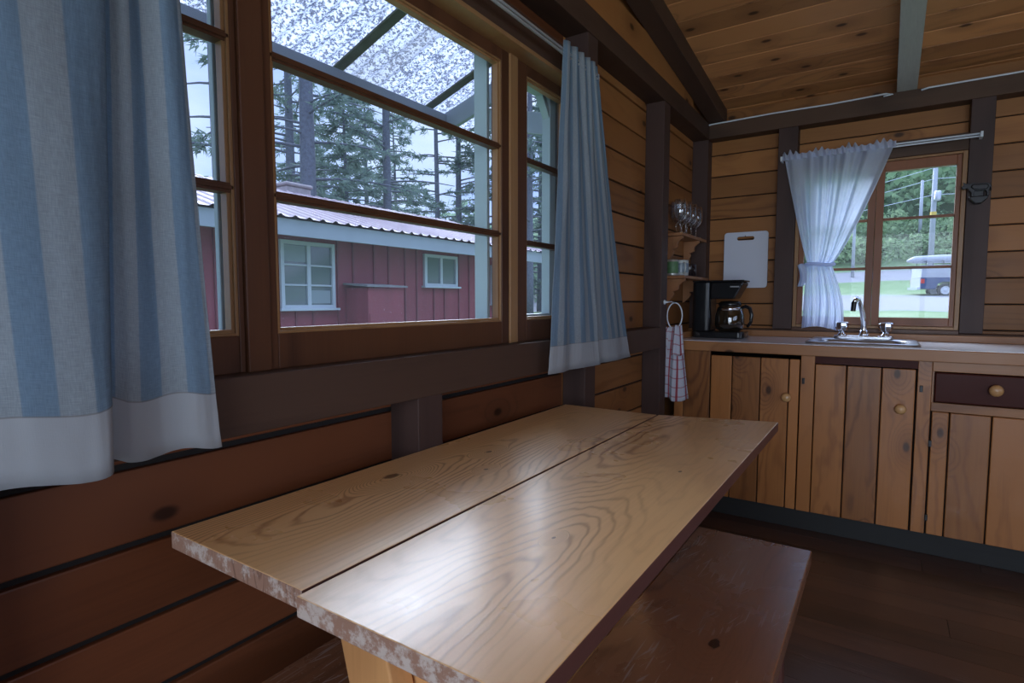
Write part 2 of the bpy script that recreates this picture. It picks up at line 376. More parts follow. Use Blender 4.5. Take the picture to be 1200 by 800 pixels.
# ------------------------------------------------------------------ room shell
XF, XS = -.95, -1.045          # front of studs / face of boards on the left wall
YF, YS = 3.60, 3.69            # same on the back wall
XR, YB = 2.6, -2.3             # right wall, wall behind the camera
SL = .12                       # ceiling slope
def zc(y): return 2.285 + SL*(YF-y)
TOPZ = zc(YB)+.05

def rand_cuts(a, b, lo, hi):
    out = [a]; x = a
    while x < b-lo: x += R.uniform(lo, hi); out.append(min(x, b))
    if out[-1] < b: out[-1] = b
    return out
# floor: boards along x
m = MB(); y = YB
while y < YS:
    w = .128; x = XS-.02
    for a, b in zip(*(lambda c: (c[:-1], c[1:]))(rand_cuts(XS-.02, XR, 1.2, 2.6))): m.box(a, b-.0015, y, min(y+w-.0015, YS), -.02, 0)
    y += w
m.box(XS-.02, XR, YB, YS, -.06, -.021)
tag(m.build('floor', M['floor']), kind='structure')
# ceiling boards along x
m = MB(); y = YB
while y < YS+.02:
    w = .142
    for a, b in ((XS-.05, .04), (.04, 1.2), (1.2, XR)):
        z0, z1 = zc(y), zc(y+w-.004)
        m.quadbox([(a,y,z0),(b-.001,y,z0),(b-.001,y+w-.004,z1),(a,y+w-.004,z1),(a,y,z0+.02),(b-.001,y,z0+.02),(b-.001,y+w-.004,z1+.02),(a,y+w-.004,z1+.02)])
    y += w
tag(m.build('ceiling', M['ceil'], bevel=.0025), kind='structure')
m = MB(); m.quadbox([(XS-.1,YB-.1,zc(YB-.1)+.021),(XR+.1,YB-.1,zc(YB-.1)+.021),(XR+.1,YS+.3,zc(YS+.3)+.021),(XS-.1,YS+.3,zc(YS+.3)+.021),(XS-.1,YB-.1,zc(YB-.1)+.08),(XR+.1,YB-.1,zc(YB-.1)+.08),(XR+.1,YS+.3,zc(YS+.3)+.08),(XS-.1,YS+.3,zc(YS+.3)+.08)])
tag(m.build('trim_20', M['beamx']), kind='structure')     # roof deck
# left wall boards (window opening y WY0..WY1, z WZ0..WZ1)
WY0, WY1, WZ0, WZ1 = .10, 1.93, .93, 1.90
def left_boards(zlo, zhi, y0, y1, mat, name, seam0=.843, sp=.1355, gap=.008):
    m = MB(); k = math.floor((zlo-seam0)/sp)
    while seam0+k*sp < zhi:
        a, b = max(seam0+k*sp, zlo), min(seam0+(k+1)*sp, zhi)
        if b-a > .01: m.box(XS-.022, XS+R.uniform(-.0015,.0015), y0, y1, a+gap/2, b-gap/2)
        k += 1
    return m, name, mat
wl = MB()
wl.box(XS-.06, XS-.012, YB, WY0, -.05, TOPZ); wl.box(XS-.06, XS-.012, WY1, YS+.06, -.05, zc(WY1)+.02)
wl.box(XS-.06, XS-.012, WY0, WY1, -.05, WZ0); wl.box(XS-.06, XS-.012, WY0, WY1, WZ1, zc(WY1)+.02)
wlo = tag(wl.build('wall_left', M['gap']), kind='structure')
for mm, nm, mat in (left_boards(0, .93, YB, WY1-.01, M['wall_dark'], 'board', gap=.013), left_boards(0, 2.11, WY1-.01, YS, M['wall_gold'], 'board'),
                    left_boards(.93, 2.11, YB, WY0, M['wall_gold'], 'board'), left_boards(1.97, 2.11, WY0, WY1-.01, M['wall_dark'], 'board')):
    mm.build('wall_board', mat, wlo, bevel=.003)
# gable boards above the plate, flush with the stud faces
m = MB(); z = 2.195
while z < TOPZ:
    ye = min(YF, YF-(z+.13-2.285)/SL) if z+.13 > 2.285 else YF
    m.box(XF-.02, XF, YB, max(ye, YB+.1)+.0, z+.002, min(z+.132, 9)); z += .1355
    if ye < YB+.2: break
m2 = m.build('wall_board', M['wall_gold'], wlo, bevel=.002)
# thin dark filler behind gable boards up to ceiling
m = MB(); m.quadbox([(XF-.05,YB,2.19),(XF-.022,YB,2.19),(XF-.022,YS,2.19),(XF-.05,YS,2.19),(XF-.05,YB,zc(YB)),(XF-.022,YB,zc(YB)),(XF-.022,YS,zc(YS)),(XF-.05,YS,zc(YS))]); m.build('wall_filler', M['wall_gold'], wlo)

# back wall boards with window opening
BX0, BX1, BZ0, BZ1 = -.455, .303, .965, 1.86
wb = MB()
wb.box(XS-.05, BX0, YS+.012, YS+.06, -.05, 2.3); wb.box(BX1, XR, YS+.012, YS+.06, -.05, 2.3)
wb.box(BX0, BX1, YS+.012, YS+.06, -.05, BZ0); wb.box(BX0, BX1, YS+.012, YS+.06, BZ1, 2.3)
wbo = tag(wb.build('wall_back', M['gap']), kind='structure')
m = MB(); k = 0; s0, spb = 1.232-.131*10, .131
while s0+k*spb < 2.26:
    a, b = s0+k*spb+.003, s0+(k+1)*spb-.003
    a = max(a, 0)
    if b > a:
        segs = [(XS, XR)] if (a > BZ1-.01 or b < BZ0) else [(XS, BX0-.03), (BX1+.03, XR)]
        for x0, x1 in segs: m.box(x0, x1, YS+R.uniform(-.0015,.0015), YS+.022, a, b)
    k += 1
m.build('wall_board', M['back_gold'], wbo, bevel=.003)
# right wall and wall behind the camera, each with an invented window opening for a fill lamp
RW = (-1.1, 1.9, .95, 2.05)
m = MB()
def wall_with_hole(m, f, a0, a1, z0, z1, h):
    f(m, a0, h[0], z0, z1); f(m, h[1], a1, z0, z1); f(m, h[0], h[1], z0, h[2]); f(m, h[0], h[1], h[3], z1)
wall_with_hole(m, lambda m,a,b,c,d: m.box(XR, XR+.05, a, b, c, d), YB, YS+.06, -.05, TOPZ+.05, RW)
tag(m.build('wall_right', M['wall_gold']), kind='structure')
FW = (-.5, 2.2, .3, 2.1)
m = MB()
wall_with_hole(m, lambda m,a,b,c,d: m.box(a, b, YB-.05, YB, c, d), XS-.06, XR+.05, -.05, TOPZ+.05, FW)
tag(m.build('wall_front', M['wall_gold']), kind='structure')
wn = 3  # unseen windows added to go with the fill lamps
for nm, ax, h, pos in (('right', 'x', RW, XR), ('front', 'y', FW, YB)):
    e = empty('window_%d' % wn, (0,0,0), kind='structure'); wn += 1
    m = MB(); n = 4 if ax == 'x' else 3
    for i in range(n+1):
        a = h[0]+(h[1]-h[0])*i/n
        if ax == 'x': m.box(pos-.0, pos+.05, max(h[0],a-.03), min(h[1],a+.03), h[2], h[3])
        else: m.box(max(h[0],a-.03), min(h[1],a+.03), pos-.05, pos, h[2], h[3])
    for zz in (h[2], h[3]-.05):
        if ax == 'x': m.box(pos+.005, pos+.045, h[0], h[1], zz, zz+.05)
        else: m.box(h[0], h[1], pos-.045, pos-.005, zz, zz+.05)
    m.build('window_frame', M['sash'], e)
    m = MB()
    if ax == 'x': m.box(pos+.022, pos+.026, h[0], h[1], h[2], h[3])
    else: m.box(h[0], h[1], pos-.026, pos-.022, h[2], h[3])
    m.build('pane', M['pane'], e)

tn = [1]
def trim(m, mat, bevel=.002):
    o = tag(m.build('trim_%d' % tn[0], mat, bevel=bevel), kind='structure'); tn[0] += 1; return o
# studs of the left wall below / beside the window
for y in (.09, 1.012, 1.93): trim(MB().box(XS, XF+.001, y, y+.09, 0, .882), M['post'])
trim(MB().box(XS, XF+.001, 1.93, 2.015, .985, 2.10), M['post'])
trim(MB().box(XS, XF, 2.785, 2.875, 0, 2.10), M['post'])
trim(MB().box(XS, XF, YF, YS, .93, 2.10), M['post'])
trim(MB().box(XS, XF, .01, .09, .985, 2.10), M['post'])
# rail under the window (ends against the tall stud), plate, header
trim(MB().box(XS, XF+.003, YB, 2.785, .880, .985), M['beam'])
trim(MB().box(XS, XF+.004, YB, YS, 2.10, 2.193), M['beam'])
trim(MB().box(XS, XF, .09, 1.93, 1.892, 1.985), M['beam'])
trim(MB().box(XS, XF+.006, .09, 1.93, 1.878, 1.891), M['bead'], .001)
# back wall plate, studs, header, sill rails
trim(MB().box(XF+.004, XR, YF-.004, YS, 2.10, 2.193), M['beamx'])
trim(MB().box(-.557, -.457, YF, YS, .955, 2.10), M['post'])
trim(MB().box(.305, .398, YF, YS, .955, 2.10), M['post'])
trim(MB().box(1.25, 1.34, YF, YS, .955, 2.10), M['post'])
trim(MB().box(-.456, .304, YF+.004, YS, 1.862, 1.945), M['beamx'])
trim(MB().box(-.456, .304, YF, YS, .948, .968), M['sash'], .001)
trim(MB().box(XS, XR, YF-.018, YF, .91, .945), M['cabx'])       # wooden backsplash strip
trim(MB().box(XS, XR, YF, YS, .90, .952), M['beamx'])
# side strip along the left end of the worktop
trim(MB().box(XF+.0, XF+.018, 3.03, YF-.02, .911, .945), M['cabx'])
# rafters
def rafter(x0, x1, mat, y1=YF+.06):
    m = MB(); b0 = lambda y: zc(y)-.092
    m.quadbox([(x0,YB,b0(YB)),(x1,YB,b0(YB)),(x1,y1,b0(y1)),(x0,y1,b0(y1)),(x0,YB,zc(YB)),(x1,YB,zc(YB)),(x1,y1,zc(y1)),(x0,y1,zc(y1))])
    return trim(m, mat)
rafter(XF+.001, -.86, M['beam']); rafter(-.004, .083, M['grey_rafter']); rafter(.93, 1.02, M['beam']); rafter(1.87, 1.96, M['beam'])

# white cable runs on the back plate
def cable(name, pts, lab):
    o = MB().tube(pts, .0045, 8).build(name, M['rod'], smooth=True); tag(o, lab, 'cable'); return o
cable('cable', [(-.955,3.585,2.180),(-.935,3.588,2.184),(-.6,3.590,2.19),(-.3,3.590,2.187),(-.05,3.588,2.192),(-.02,3.585,2.184),(-.06,3.586,2.180)], 'thin white cable run along the dark beam left of the pale rafter')
cable('cable', [(.10,3.585,2.180),(.13,3.588,2.187),(.4,3.590,2.189),(.8,3.590,2.19),(1.3,3.59,2.188)], 'thin white cable run along the dark beam right of the pale rafter')

# ------------------------------------------------------------------ left window
W1 = empty('window_1', (-1.02, 1.0, .985), kind='structure')
GX = -1.025
def rectframe(m, x0, x1, y0, y1, z0, z1, w, wb=None, wt=None):
    wb = wb or w; wt = wt or w
    m.box(x0,x1,y0,y0+w,z0,z1); m.box(x0,x1,y1-w,y1,z0,z1); m.box(x0,x1,y0+w,y1-w,z0,z0+wb); m.box(x0,x1,y0+w,y1-w,z1-wt,z1)
def sash(y0, y1, glass, zb, zt, muntins, xo=0):
    """glass=(gy0,gy1)"""
    m = MB(); g0, g1 = glass
    x0, x1 = -1.04+xo, -1.0+xo
    m.box(x0,x1,y0,g0,.985,1.885); m.box(x0,x1,g1,y1,.985,1.885); m.box(x0,x1,g0,g1,.985,zb); m.box(x0,x1,g0,g1,zt,1.885)
    s = m.build('sash', M['sash'], W1, bevel=.002)
    b = MB(); rectframe(b, x0+.012, x1-.008, g0-.001, g1+.001, zb-.001, zt+.001, .012)
    rectframe(b, x0+.012, x1-.002, g0-.001, g1+.001, zb-.001, zt+.001, .006)
    b.build('glazing_bead', M['bead'], s, bevel=.001)
    for z in muntins:
        q = MB(); q.box(x0+.006, x1-.006, g0, g1, z-.009, z+.009); q.box(x0+.002, x1-.002, g0, g1, z-.004, z+.004); q.build('muntin', M['sash'], s, bevel=.001)
    p = MB(); p.box(GX+xo-.002, GX+xo+.002, g0, g1, zb, zt); p.build('pane', M['pane'], s)
    return s
sash(.14, .601, (.20, .590), 1.055, 1.84, (1.325, 1.592))
sash(.651, 1.487, (.670, 1.448), 1.055, 1.845, (1.325, 1.590))
sash(1.533, 1.925, (1.592, 1.865), 1.055, 1.845, (1.312, 1.582))
# mullion posts
MB().box(-1.045, -.992, .602, .650, .985, 1.892).build('mullion', M['sash'], W1, bevel=.002)
MB().box(-1.045, -.995, 1.488, 1.532, .985, 1.885).build('mullion', M['bead'], W1, bevel=.002)
m = MB(); rectframe(m, -1.105, -1.055, .655, 1.46, 1.03, 1.90, .014)
m.build('outer_frame', M['pale_paint'], W1, bevel=.002)
m = MB(); rectframe(m, -1.095, -1.06, 1.56, 1.89, 1.03, 1.90, .042); m.bar((-1.078,1.80,1.87),(-1.078,1.86,1.79),.02,.03,(1,0,0)); m.build('outer_frame', M['pale_paint'], W1, bevel=.002)
m = MB(); rectframe(m, -1.062, -1.048, .14, .596, 1.03, 1.90, .012); m.build('outer_frame', M['pale_paint'], W1, bevel=.002)
# outer sill
MB().box(-1.13, -1.045, .10, 1.93, 1.0, 1.03).build('window_sill', M['white_paint'], W1, bevel=.003)

# ------------------------------------------------------------------ back window
W2 = empty('window_2', (-.07, 3.62, .97), kind='structure')
m = MB(); m.box(-.455,-.435,3.605,3.69,.97,1.86); m.box(.283,.303,3.605,3.69,.97,1.86); m.box(-.435,.283,3.605,3.69,1.848,1.86); m.box(-.435,.283,3.605,3.69,.97,.985)
m.build('window_frame', M['bead'], W2, bevel=.002)
def bsash(x0, x1, g0, g1, ms, mat):
    y0, y1 = 3.612, 3.65; z0, z1, zb, zt = .986, 1.847, 1.03, 1.797
    m = MB(); m.box(x0,g0,y0,y1,z0,z1); m.box(g1,x1,y0,y1,z0,z1); m.box(g0,g1,y0,y1,z0,zb); m.box(g0,g1,y0,y1,zt,z1)
    s = m.build('sash', mat, W2, bevel=.002)
    for z in ms: MB().box(g0, g1, y0+.008, y1-.008, z-.007, z+.007).build('muntin', mat, s, bevel=.001)
    MB().box(g0, g1, 3.63, 3.633, zb, zt).build('pane', M['pane'], s)
bsash(-.434, -.073, -.408, -.108, (1.292, 1.549), M['sash_red']); bsash(-.072, .282, -.036, .262, (1.292, 1.549), M['sash_red'])

# ------------------------------------------------------------------ table
TZ, TT = .75, .028
T = empty('trestle_table', (-.61, 1.1, 0), 'long light pine table of two planks with a dark gap between', 'table')
def plank(x0, x1, y0, y1a, y1b, name='tabletop_board'):
    m = MB(); z0, z1 = TZ-TT, TZ
    m.quadbox([(x0,y0,z0),(x1,y0,z0),(x1,y1b,z0),(x0,y1a,z0),(x0,y0,z1),(x1,y0,z1),(x1,y1b,z1),(x0,y1a,z1)])
    o = m.build(name, [M['tabletop'], M['table_end'], M['table_side']], T, bevel=.002)
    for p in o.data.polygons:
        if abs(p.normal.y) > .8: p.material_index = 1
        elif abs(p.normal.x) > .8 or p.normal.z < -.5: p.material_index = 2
    return o
plank(-.945, -.609, .430, 1.766, 1.766); plank(-.604, -.262, .418, 1.768, 1.863)
for y in (.56, 1.30): MB().box(-.90, -.31, y-.045, y+.045, .684, .7215).build('cleat', M['table_side'], T, bevel=.003)
def xleg(y, name='leg'):
    for sx, off in ((1, -.021), (-1, .021)):
        m = MB(); a = Vector((-.588 if sx > 0 else -.47, y+off, .684)); b = Vector((-.40 if sx > 0 else -.70, y+off, .0))
        m.bar(a, b, .038, .09, (0,1,0)) if False else m.bar(a, b, .09, .038, (0,1,0)); m.build(name, M['leg'], T, bevel=.003)
xleg(.54); xleg(1.28)
MB().box(-.555, -.505, .585, 1.235, .46, .53).build('stretcher', M['leg'], T, bevel=.003)

# ------------------------------------------------------------------ benches
def bench(x0, x1, y0, y1, lab):
    e = empty('bench', ((x0+x1)/2, (y0+y1)/2, 0), lab, 'bench', None)
    MB().box(x0, x1, y0, y1, .412, .45).build('seat', M['bench'], e, bevel=.003)
    for y in (y0+.18, y1-.18):
        m = MB(); w = (x1-x0)
        m.prism([(x0+.03,.0),(x0+w*.42,0),((x0+x1)/2,.07),(x1-w*.42,0),(x1-.03,0),(x1-.045,.411),(x0+.045,.411)], lambda a,b,d: (a,d,b), y-.018, y+.018)
        m.build('leg', M['table_side'], e, bevel=.003)
    MB().box((x0+x1)/2-.018, (x0+x1)/2+.018, y0+.2, y1-.2, .33, .41).build('stretcher', M['table_side'], e, bevel=.002)
    return e
bench(-.442, -.142, .28, 1.668, 'dark scratched plank bench on the open floor side of the table')
bench(-.893, -.66, .22, 1.60, 'dark plank bench tucked under the table along the window wall')

# ------------------------------------------------------------------ kitchen cabinets
CY = 3.02
C1 = empty('sink_cabinet', (-.38, 3.3, 0), 'knotty pine base cabinet with two plank doors under the sink', 'cabinet')
C2 = empty('drawer_cabinet', (.6, 3.3, 0), 'pine base cabinet with a dark drawer above its door', 'cabinet')
def vboards(cuts, y0, y1, z0, z1, gap=.004):
    m = MB()
    for a, b in zip(cuts, cuts[1:]): m.box(a+gap/2, b-gap/2, y0, y1, z0, z1)
    return m
def knob(x, z, par, s=1.0):
    Mx = Matrix.Rotation(PI/2, 4, 'X')
    MB().lathe([(.009*s,0),(.008*s,.008),(.019*s,.012),(.0225*s,.019),(.020*s,.027),(.012*s,.032),(.0,.033)], (x, par['_y'], z), 20, Mx).build('knob', M['knob'], par, smooth=True)
# carcass sides/back
m = MB(); m.box(-.94, -.92, CY+.02, YF-.02, .095, .875); m.box(.12, .135, CY+.02, YF-.02, .095, .875); m.box(-.92, .12, YF-.04, YF-.02, .095, .875); m.box(-.92, .12, CY+.02, YF-.04, .095, .11)
m.build('carcass', M['gap'], C1)
vb = vboards([XF+.002, -.897, -.760], CY, CY+.02, .095, .862, .003); vb.build('side_stile', M['cab'], C1, bevel=.0015)
MB().box(-.335, -.276, CY, CY+.02, .095, .862).build('stile', M['cab'], C1, bevel=.002)
MB().box(.124, .174, CY, CY+.02, .095, .862).build('stile', M['cab'], C1, bevel=.002)
MB().box(-.276, .124, CY+.004, CY+.02, .822, .862).build('rail', M['drawer'], C1)
def door(cuts, z0, z1, kx, kz, par, hx, hz):
    d = vboards(cuts, CY-.004, CY+.014, z0, z1, .005).build('door', M['cab'], par, bevel=.003)
    b = MB().box(cuts[0]+.01, cuts[-1]-.01, CY+.0145, CY+.019, z0+.01, z1-.01).build('door_backing', M['gap'], d)
    d['_y'] = CY-.004
    if kx: knob(kx, kz, d)
    del d['_y']
    for q in hz: MB().box(hx-.005, hx+.006, CY-.010, CY, q-.014, q+.014).build('catch', M['ironblack'], d, bevel=.001)
    return d
door([-.757,-.650,-.515,-.386,-.338], .097, .836, -.392, .649, C1, -.322, (.734,))
door([-.274,-.144,-.008,.119], .097, .818, .067, .640, C1, .138, (.736,))
m = MB(); m.box(.175, .19, CY+.02, YF-.02, .095, .875); m.box(1.15, 1.17, CY+.02, YF-.02, .095, .875); m.box(.19, 1.15, YF-.04, YF-.02, .095, .875); m.box(.19, 1.15, CY+.02, YF-.04, .095, .11); m.box(.19,1.15,CY+.02,YF-.04,.65,.655)
m.build('carcass', M['gap'], C2)
MB().box(.175, 1.17, CY, CY+.02, .815, .862).build('rail', M['cabx'], C2, bevel=.002)
MB().box(.175, 1.17, CY, CY+.02, .642, .680).build('rail', M['cabx'], C2, bevel=.002)
MB().box(.175, .182, CY, CY+.02, .68, .815).build('stile', M['cab'], C2)
MB().box(.72, .76, CY, CY+.02, .095, .642).build('stile', M['cab'], C2)
MB().box(.72, .76, CY, CY+.02, .68, .815).build('stile', M['cab'], C2)
dr = MB().box(.184, .716, CY-.010, CY+.012, .684, .812).build('drawer', M['drawer'], C2, bevel=.005); dr['_y'] = CY-.010; knob(.385, .752, dr, 1.1); del dr['_y']
dr = MB().box(.764, 1.16, CY-.010, CY+.012, .684, .812).build('drawer', M['drawer'], C2, bevel=.005); dr['_y'] = CY-.010; knob(.96, .752, dr, 1.1); del dr['_y']
door([.178,.241,.380,.52,.66,.717], .097, .640, None, 0, C2, .178, (.50,.17))
door([.763,.86,.99,1.10,1.165], .097, .640, .79, .56, C2, 1.16, (.50,))
# toe kick
o = MB().box(XF+.004, 1.19, CY+.012, CY+.032, .0, .094).build('kickboard', M['kick'], bevel=.002); tag(o, 'grey weathered kickboard along the floor below the cabinets', 'kickboard')
# worktop with sink cut-out
W = empty('worktop', (.1, 3.3, .87), 'long pale laminate worktop with a knotty wooden front edge', 'worktop')
SX0, SX1, SY0, SY1 = -.30, .10, 3.15, 3.46
m = MB(); zt0, zt1 = .892, .91
x0w, x1w, y0w, y1w = XF+.002, 1.2, CY-.004, YF-.02
m.box(x0w, SX0, y0w, y1w, zt0, zt1); m.box(SX1, x1w, y0w, y1w, zt0, zt1); m.box(SX0, SX1, y0w, SY0, zt0, zt1); m.box(SX0, SX1, SY1, y1w, zt0, zt1)
m.build('counter_surface', M['laminate'], W)
MB().box(x0w, x1w, CY-.024, CY-.005, .858, .908).build('counter_edge', M['cabx'], W, bevel=.003)
# sink
S = empty('sink', (-.10, 3.3, .91), 'drop-in sink with a raised pale metal rim in the worktop', 'sink')
m = MB()
def rr(x0,x1,y0,y1,r,n=6):
    out = []
    for cx, cy, a0 in ((x1-r,y1-r,0),(x0+r,y1-r,90),(x0+r,y0+r,180),(x1-r,y0+r,270)):
        for k in range(n+1): a = math.radians(a0+90*k/n); out.append((cx+r*math.cos(a), cy+r*math.sin(a)))
    return out
loops = [(rr(-.335,.135,3.105,3.535,.04), .9105),(rr(-.333,.133,3.107,3.533,.04), .917),(rr(-.322,.122,3.118,3.522,.04), .921),(rr(-.29,.09,3.155,3.452,.05), .918),(rr(-.28,.08,3.165,3.442,.05), .905),(rr(-.265,.065,3.18,3.43,.05), .77),(rr(-.22,.02,3.22,3.39,.04), .755)]
prev = None
for lp, z in loops:
    cur = [m.bm.verts.new((a,b,z)) for a,b in lp]
    if prev:
        for i in range(len(cur)): m.bm.faces.new((prev[i], prev[(i+1)%len(cur)], cur[(i+1)%len(cur)], cur[i]))
    prev = cur
m.bm.faces.new(prev[::-1])
m.build('basin', M['steel'], S, smooth=True)
MB().lathe([(.0,.0),(.03,.0),(.034,.003),(.03,.005),(0,.004)], (-.1,3.3,.7555), 20).build('drain', M['chrome'], S, smooth=True)
# faucet
Fa = empty('faucet', (-.10, 3.49, .92), 'chrome two-handle kitchen faucet with a tall curved spout', 'faucet')
m = MB(); m.prism(rr(-.235,.035,3.465,3.520,.025), lambda a,b,d: (a,b,d), .9195, .936); m.build('base_plate', M['chrome'], Fa, bevel=.005, smooth=False)
m = MB()
sp_pts = [(-.098,3.49,.93),(-.098,3.49,.965),(-.100,3.486,1.0),(-.106,3.472,1.05),(-.116,3.452,1.095),(-.124,3.43,1.122),(-.131,3.41,1.130),(-.138,3.392,1.122),(-.142,3.384,1.108)]
m.tube(sp_pts, [.017,.015,.0125,.0115,.011,.0105,.0105,.0105,.0105], 14); m.lathe([(.024,.0),(.024,.012),(.018,.02),(.017,.03)], (-.098,3.49,.934), 20)
m.build('spout', M['chrome'], Fa, smooth=True)
MB().tube([(-.142,3.384,1.112),(-.145,3.379,1.066)], [.0125,.0115], 14).build('nozzle', M['plastic_black'], Fa, smooth=False)
for x in (-.198, -.002):
    h = MB().lathe([(.022,0),(.022,.006),(.014,.012),(.013,.022),(.0,.022)], (x,3.49,.934), 20).build('handle_base', M['chrome'], Fa, smooth=True)
    m = MB(); prof = [(.018,.022),(.027,.030),(.033,.052),(.032,.068),(.026,.073),(0,.073)]; m.lathe(prof, (x,3.49,.934), 8); m.build('handle', M['chrome'], Fa, bevel=.002)

# ------------------------------------------------------------------ coffee maker (faces right)
K = empty('coffee_maker', (-.78, 3.32, .91), 'black drip coffee maker with a glass carafe in the worktop corner', 'coffee maker')
cx0, cx1, cy0, cy1 = -.925, -.645, 3.235, 3.40
m = MB(); m.prism(rr(cx0,cx1,cy0,cy1,.03), lambda a,b,d: (a,b,d), .911, .948); m.build('base', M['plastic_black'], K, bevel=.006, smooth=False)
m = MB(); m.prism(rr(cx0,cx0+.10,cy0,cy1,.025), lambda a,b,d: (a,b,d), .949, 1.222); m.build('water_tank', M['plastic_black'], K, bevel=.005)
m = MB(); m.prism([(cx0+.10,1.222),(cx1-.01,1.222),(cx1-.012,1.205),(cx1-.055,1.128),(cx0+.10,1.128)], lambda a,b,d: (a,d,b), cy0+.006, cy1-.006); m.build('filter_basket', M['plastic_black'], K, bevel=.008)
MB().box(cx0+.0, cx1-.004, cy0+.002, cy1-.002, 1.2225, 1.232).build('lid', M['plastic_black'], K, bevel=.004)
cc = (-.735, 3.318, .95)
k2 = MB().lathe([(.055,0),(.072,.012),(.079,.042),(.077,.085),(.068,.120),(.056,.142),(.058,.152)], cc, 28).build('carafe', M['carafe'], K, smooth=True)
MB().lathe([(.0585,.140),(.061,.146),(.061,.156),(.055,.160),(.048,.166),(0,.169)], cc, 28).build('carafe_lid', M['plastic_black'], k2, smooth=True)
MB().lathe([(.0695,.116),(.0705,.116),(.0625,.134),(.0615,.134)], cc, 28).build('carafe_band', M['chrome'], k2, smooth=True)
MB().tube([(-.672,3.318,1.080),(-.650,3.312,1.088),(-.628,3.308,1.076),(-.618,3.306,1.040),(-.622,3.307,1.000),(-.640,3.311,.975)], [.009,.010,.010,.010,.009,.008], 10).build('carafe_handle', M['plastic_black'], k2, smooth=True)
# steel strip standing in for a highlight line on the basket front
MB().box(cx1-.075, cx1-.030, cy0+.001, cy0+.0055, 1.192, 1.199).build('glint_strip', M['steel'], K, bevel=.001)

# ------------------------------------------------------------------ cutting board
CB = empty('cutting_board', (-.73, 3.68, 1.2), 'white plastic cutting board with a slot handle hung on the back wall', 'cutting board')
def plate_with_slot():
    bm = bmesh.new(); outer = rr(-.858,-.606,1.197,1.536,.018,4); cxs, czs = -.734, 1.497
    slot = []
    for k in range(9): a = math.radians(-90+180*k/8); slot.append((cxs+.038+.0115*math.cos(a), czs+.0115*math.sin(a)))
    for k in range(9): a = math.radians(90+180*k/8); slot.append((cxs-.038+.0115*math.cos(a), czs+.0115*math.sin(a)))
    def ring(pts, y): return [bm.verts.new((a, y, b)) for a, b in pts]
    es = []
    for pts in (outer, slot):
        vs = ring(pts, 3.680); es += [bm.edges.new((vs[i], vs[(i+1)%len(vs)])) for i in range(len(vs))]
    bmesh.ops.triangle_fill(bm, use_beauty=True, edges=es, normal=(0,-1,0))
    r = bmesh.ops.extrude_face_region(bm, geom=list(bm.faces)); bmesh.ops.translate(bm, vec=(0,-.010,0), verts=[v for v in r['geom'] if isinstance(v, bmesh.types.BMVert)])
    mb = MB(); mb.bm.free(); mb.bm = bm; return mb
plate_with_slot().build('board', M['plastic_white'], CB, bevel=.001)
o = MB().tube([(-.734,3.694,1.5105),(-.734,3.664,1.5112)], .0025, 8).build('nail', M['ironblack'], CB)

# ------------------------------------------------------------------ shelves on the left wall by the corner
def shelf(z, xw, y0, y1, lab):
    e = empty('wall_shelf', (-1.0, (y0+y1)/2, z), lab, 'shelf')
    MB().box(XS+.001, xw, y0, y1, z-.016, z).build('shelf_board', M['shelf'], e, bevel=.002)
    d = xw-.008-XS
    for yb in (y0+.03, y1-.14):
        poly = [(0,0),(d,0),(d,-.012)]
        for k in range(1, 9):
            t_ = k/8; poly.append((d*(1-.62*t_)-.012*math.sin(t_*PI*2)*1.0, -.012-.060*t_-.008*math.sin(t_*PI)))
        for k in range(1, 7):
            t_ = k/6; poly.append((d*.38*(1-t_)+d*.10+.010*math.sin(t_*PI), -.072-.058*t_))
        poly.append((0,-.135))
        m = MB(); m.prism(poly, lambda a,b,dd: (XS+.001+a, dd, z-.0165+b), yb, yb+.018); m.build('bracket', M['shelf'], e, bevel=.0015)
    return e
shelf(1.492, -.945, 3.10, 3.59, 'upper small brown wall shelf carrying the wine glasses')
shelf(1.258, -.928, 3.10, 3.59, 'lower small brown wall shelf carrying the mugs')
# wine glasses
def wine(loc, lab):
    e = empty('wine_glass', loc, lab, 'wine glass', 'wine glasses on the upper wall shelf')
    prof = [(.030,0),(.031,.003),(.012,.007),(.0045,.012),(.004,.058),(.008,.064),(.024,.076),(.034,.096),(.037,.125),(.034,.160),(.031,.182)]
    inn = [(r-.0012, z+.001) for r, z in prof[7:]][::-1]
    MB().lathe([(0,0)]+prof+inn+[(.018,.078),(0,.070)], loc, 18).build('glass', M['drink_glass'], e, smooth=True)
    return e
w0 = None
spots = []
for j in range(4): spots.append((-.975, 3.145+j*.105)); 
for j in range(4): spots.append((-1.015, 3.205+j*.10))
labs = ['nearest wine glass on the front edge of the upper shelf','second wine glass along the front edge of the upper shelf','third wine glass along the front edge of the upper shelf','wine glass at the corner end of the front row on the shelf',
        'nearest wine glass of the back row against the wall boards','second wine glass of the back row against the wall boards','third wine glass of the back row against the wall boards','last wine glass of the back row beside the corner post']
for (x, y), lb in zip(spots, labs):
    if w0 is None: w0 = wine((x, y, 1.493), lb); w0x, w0y = x, y; continue
    c = copy_tree(w0); c.location = (x, y, 1.493); c['label'] = lb
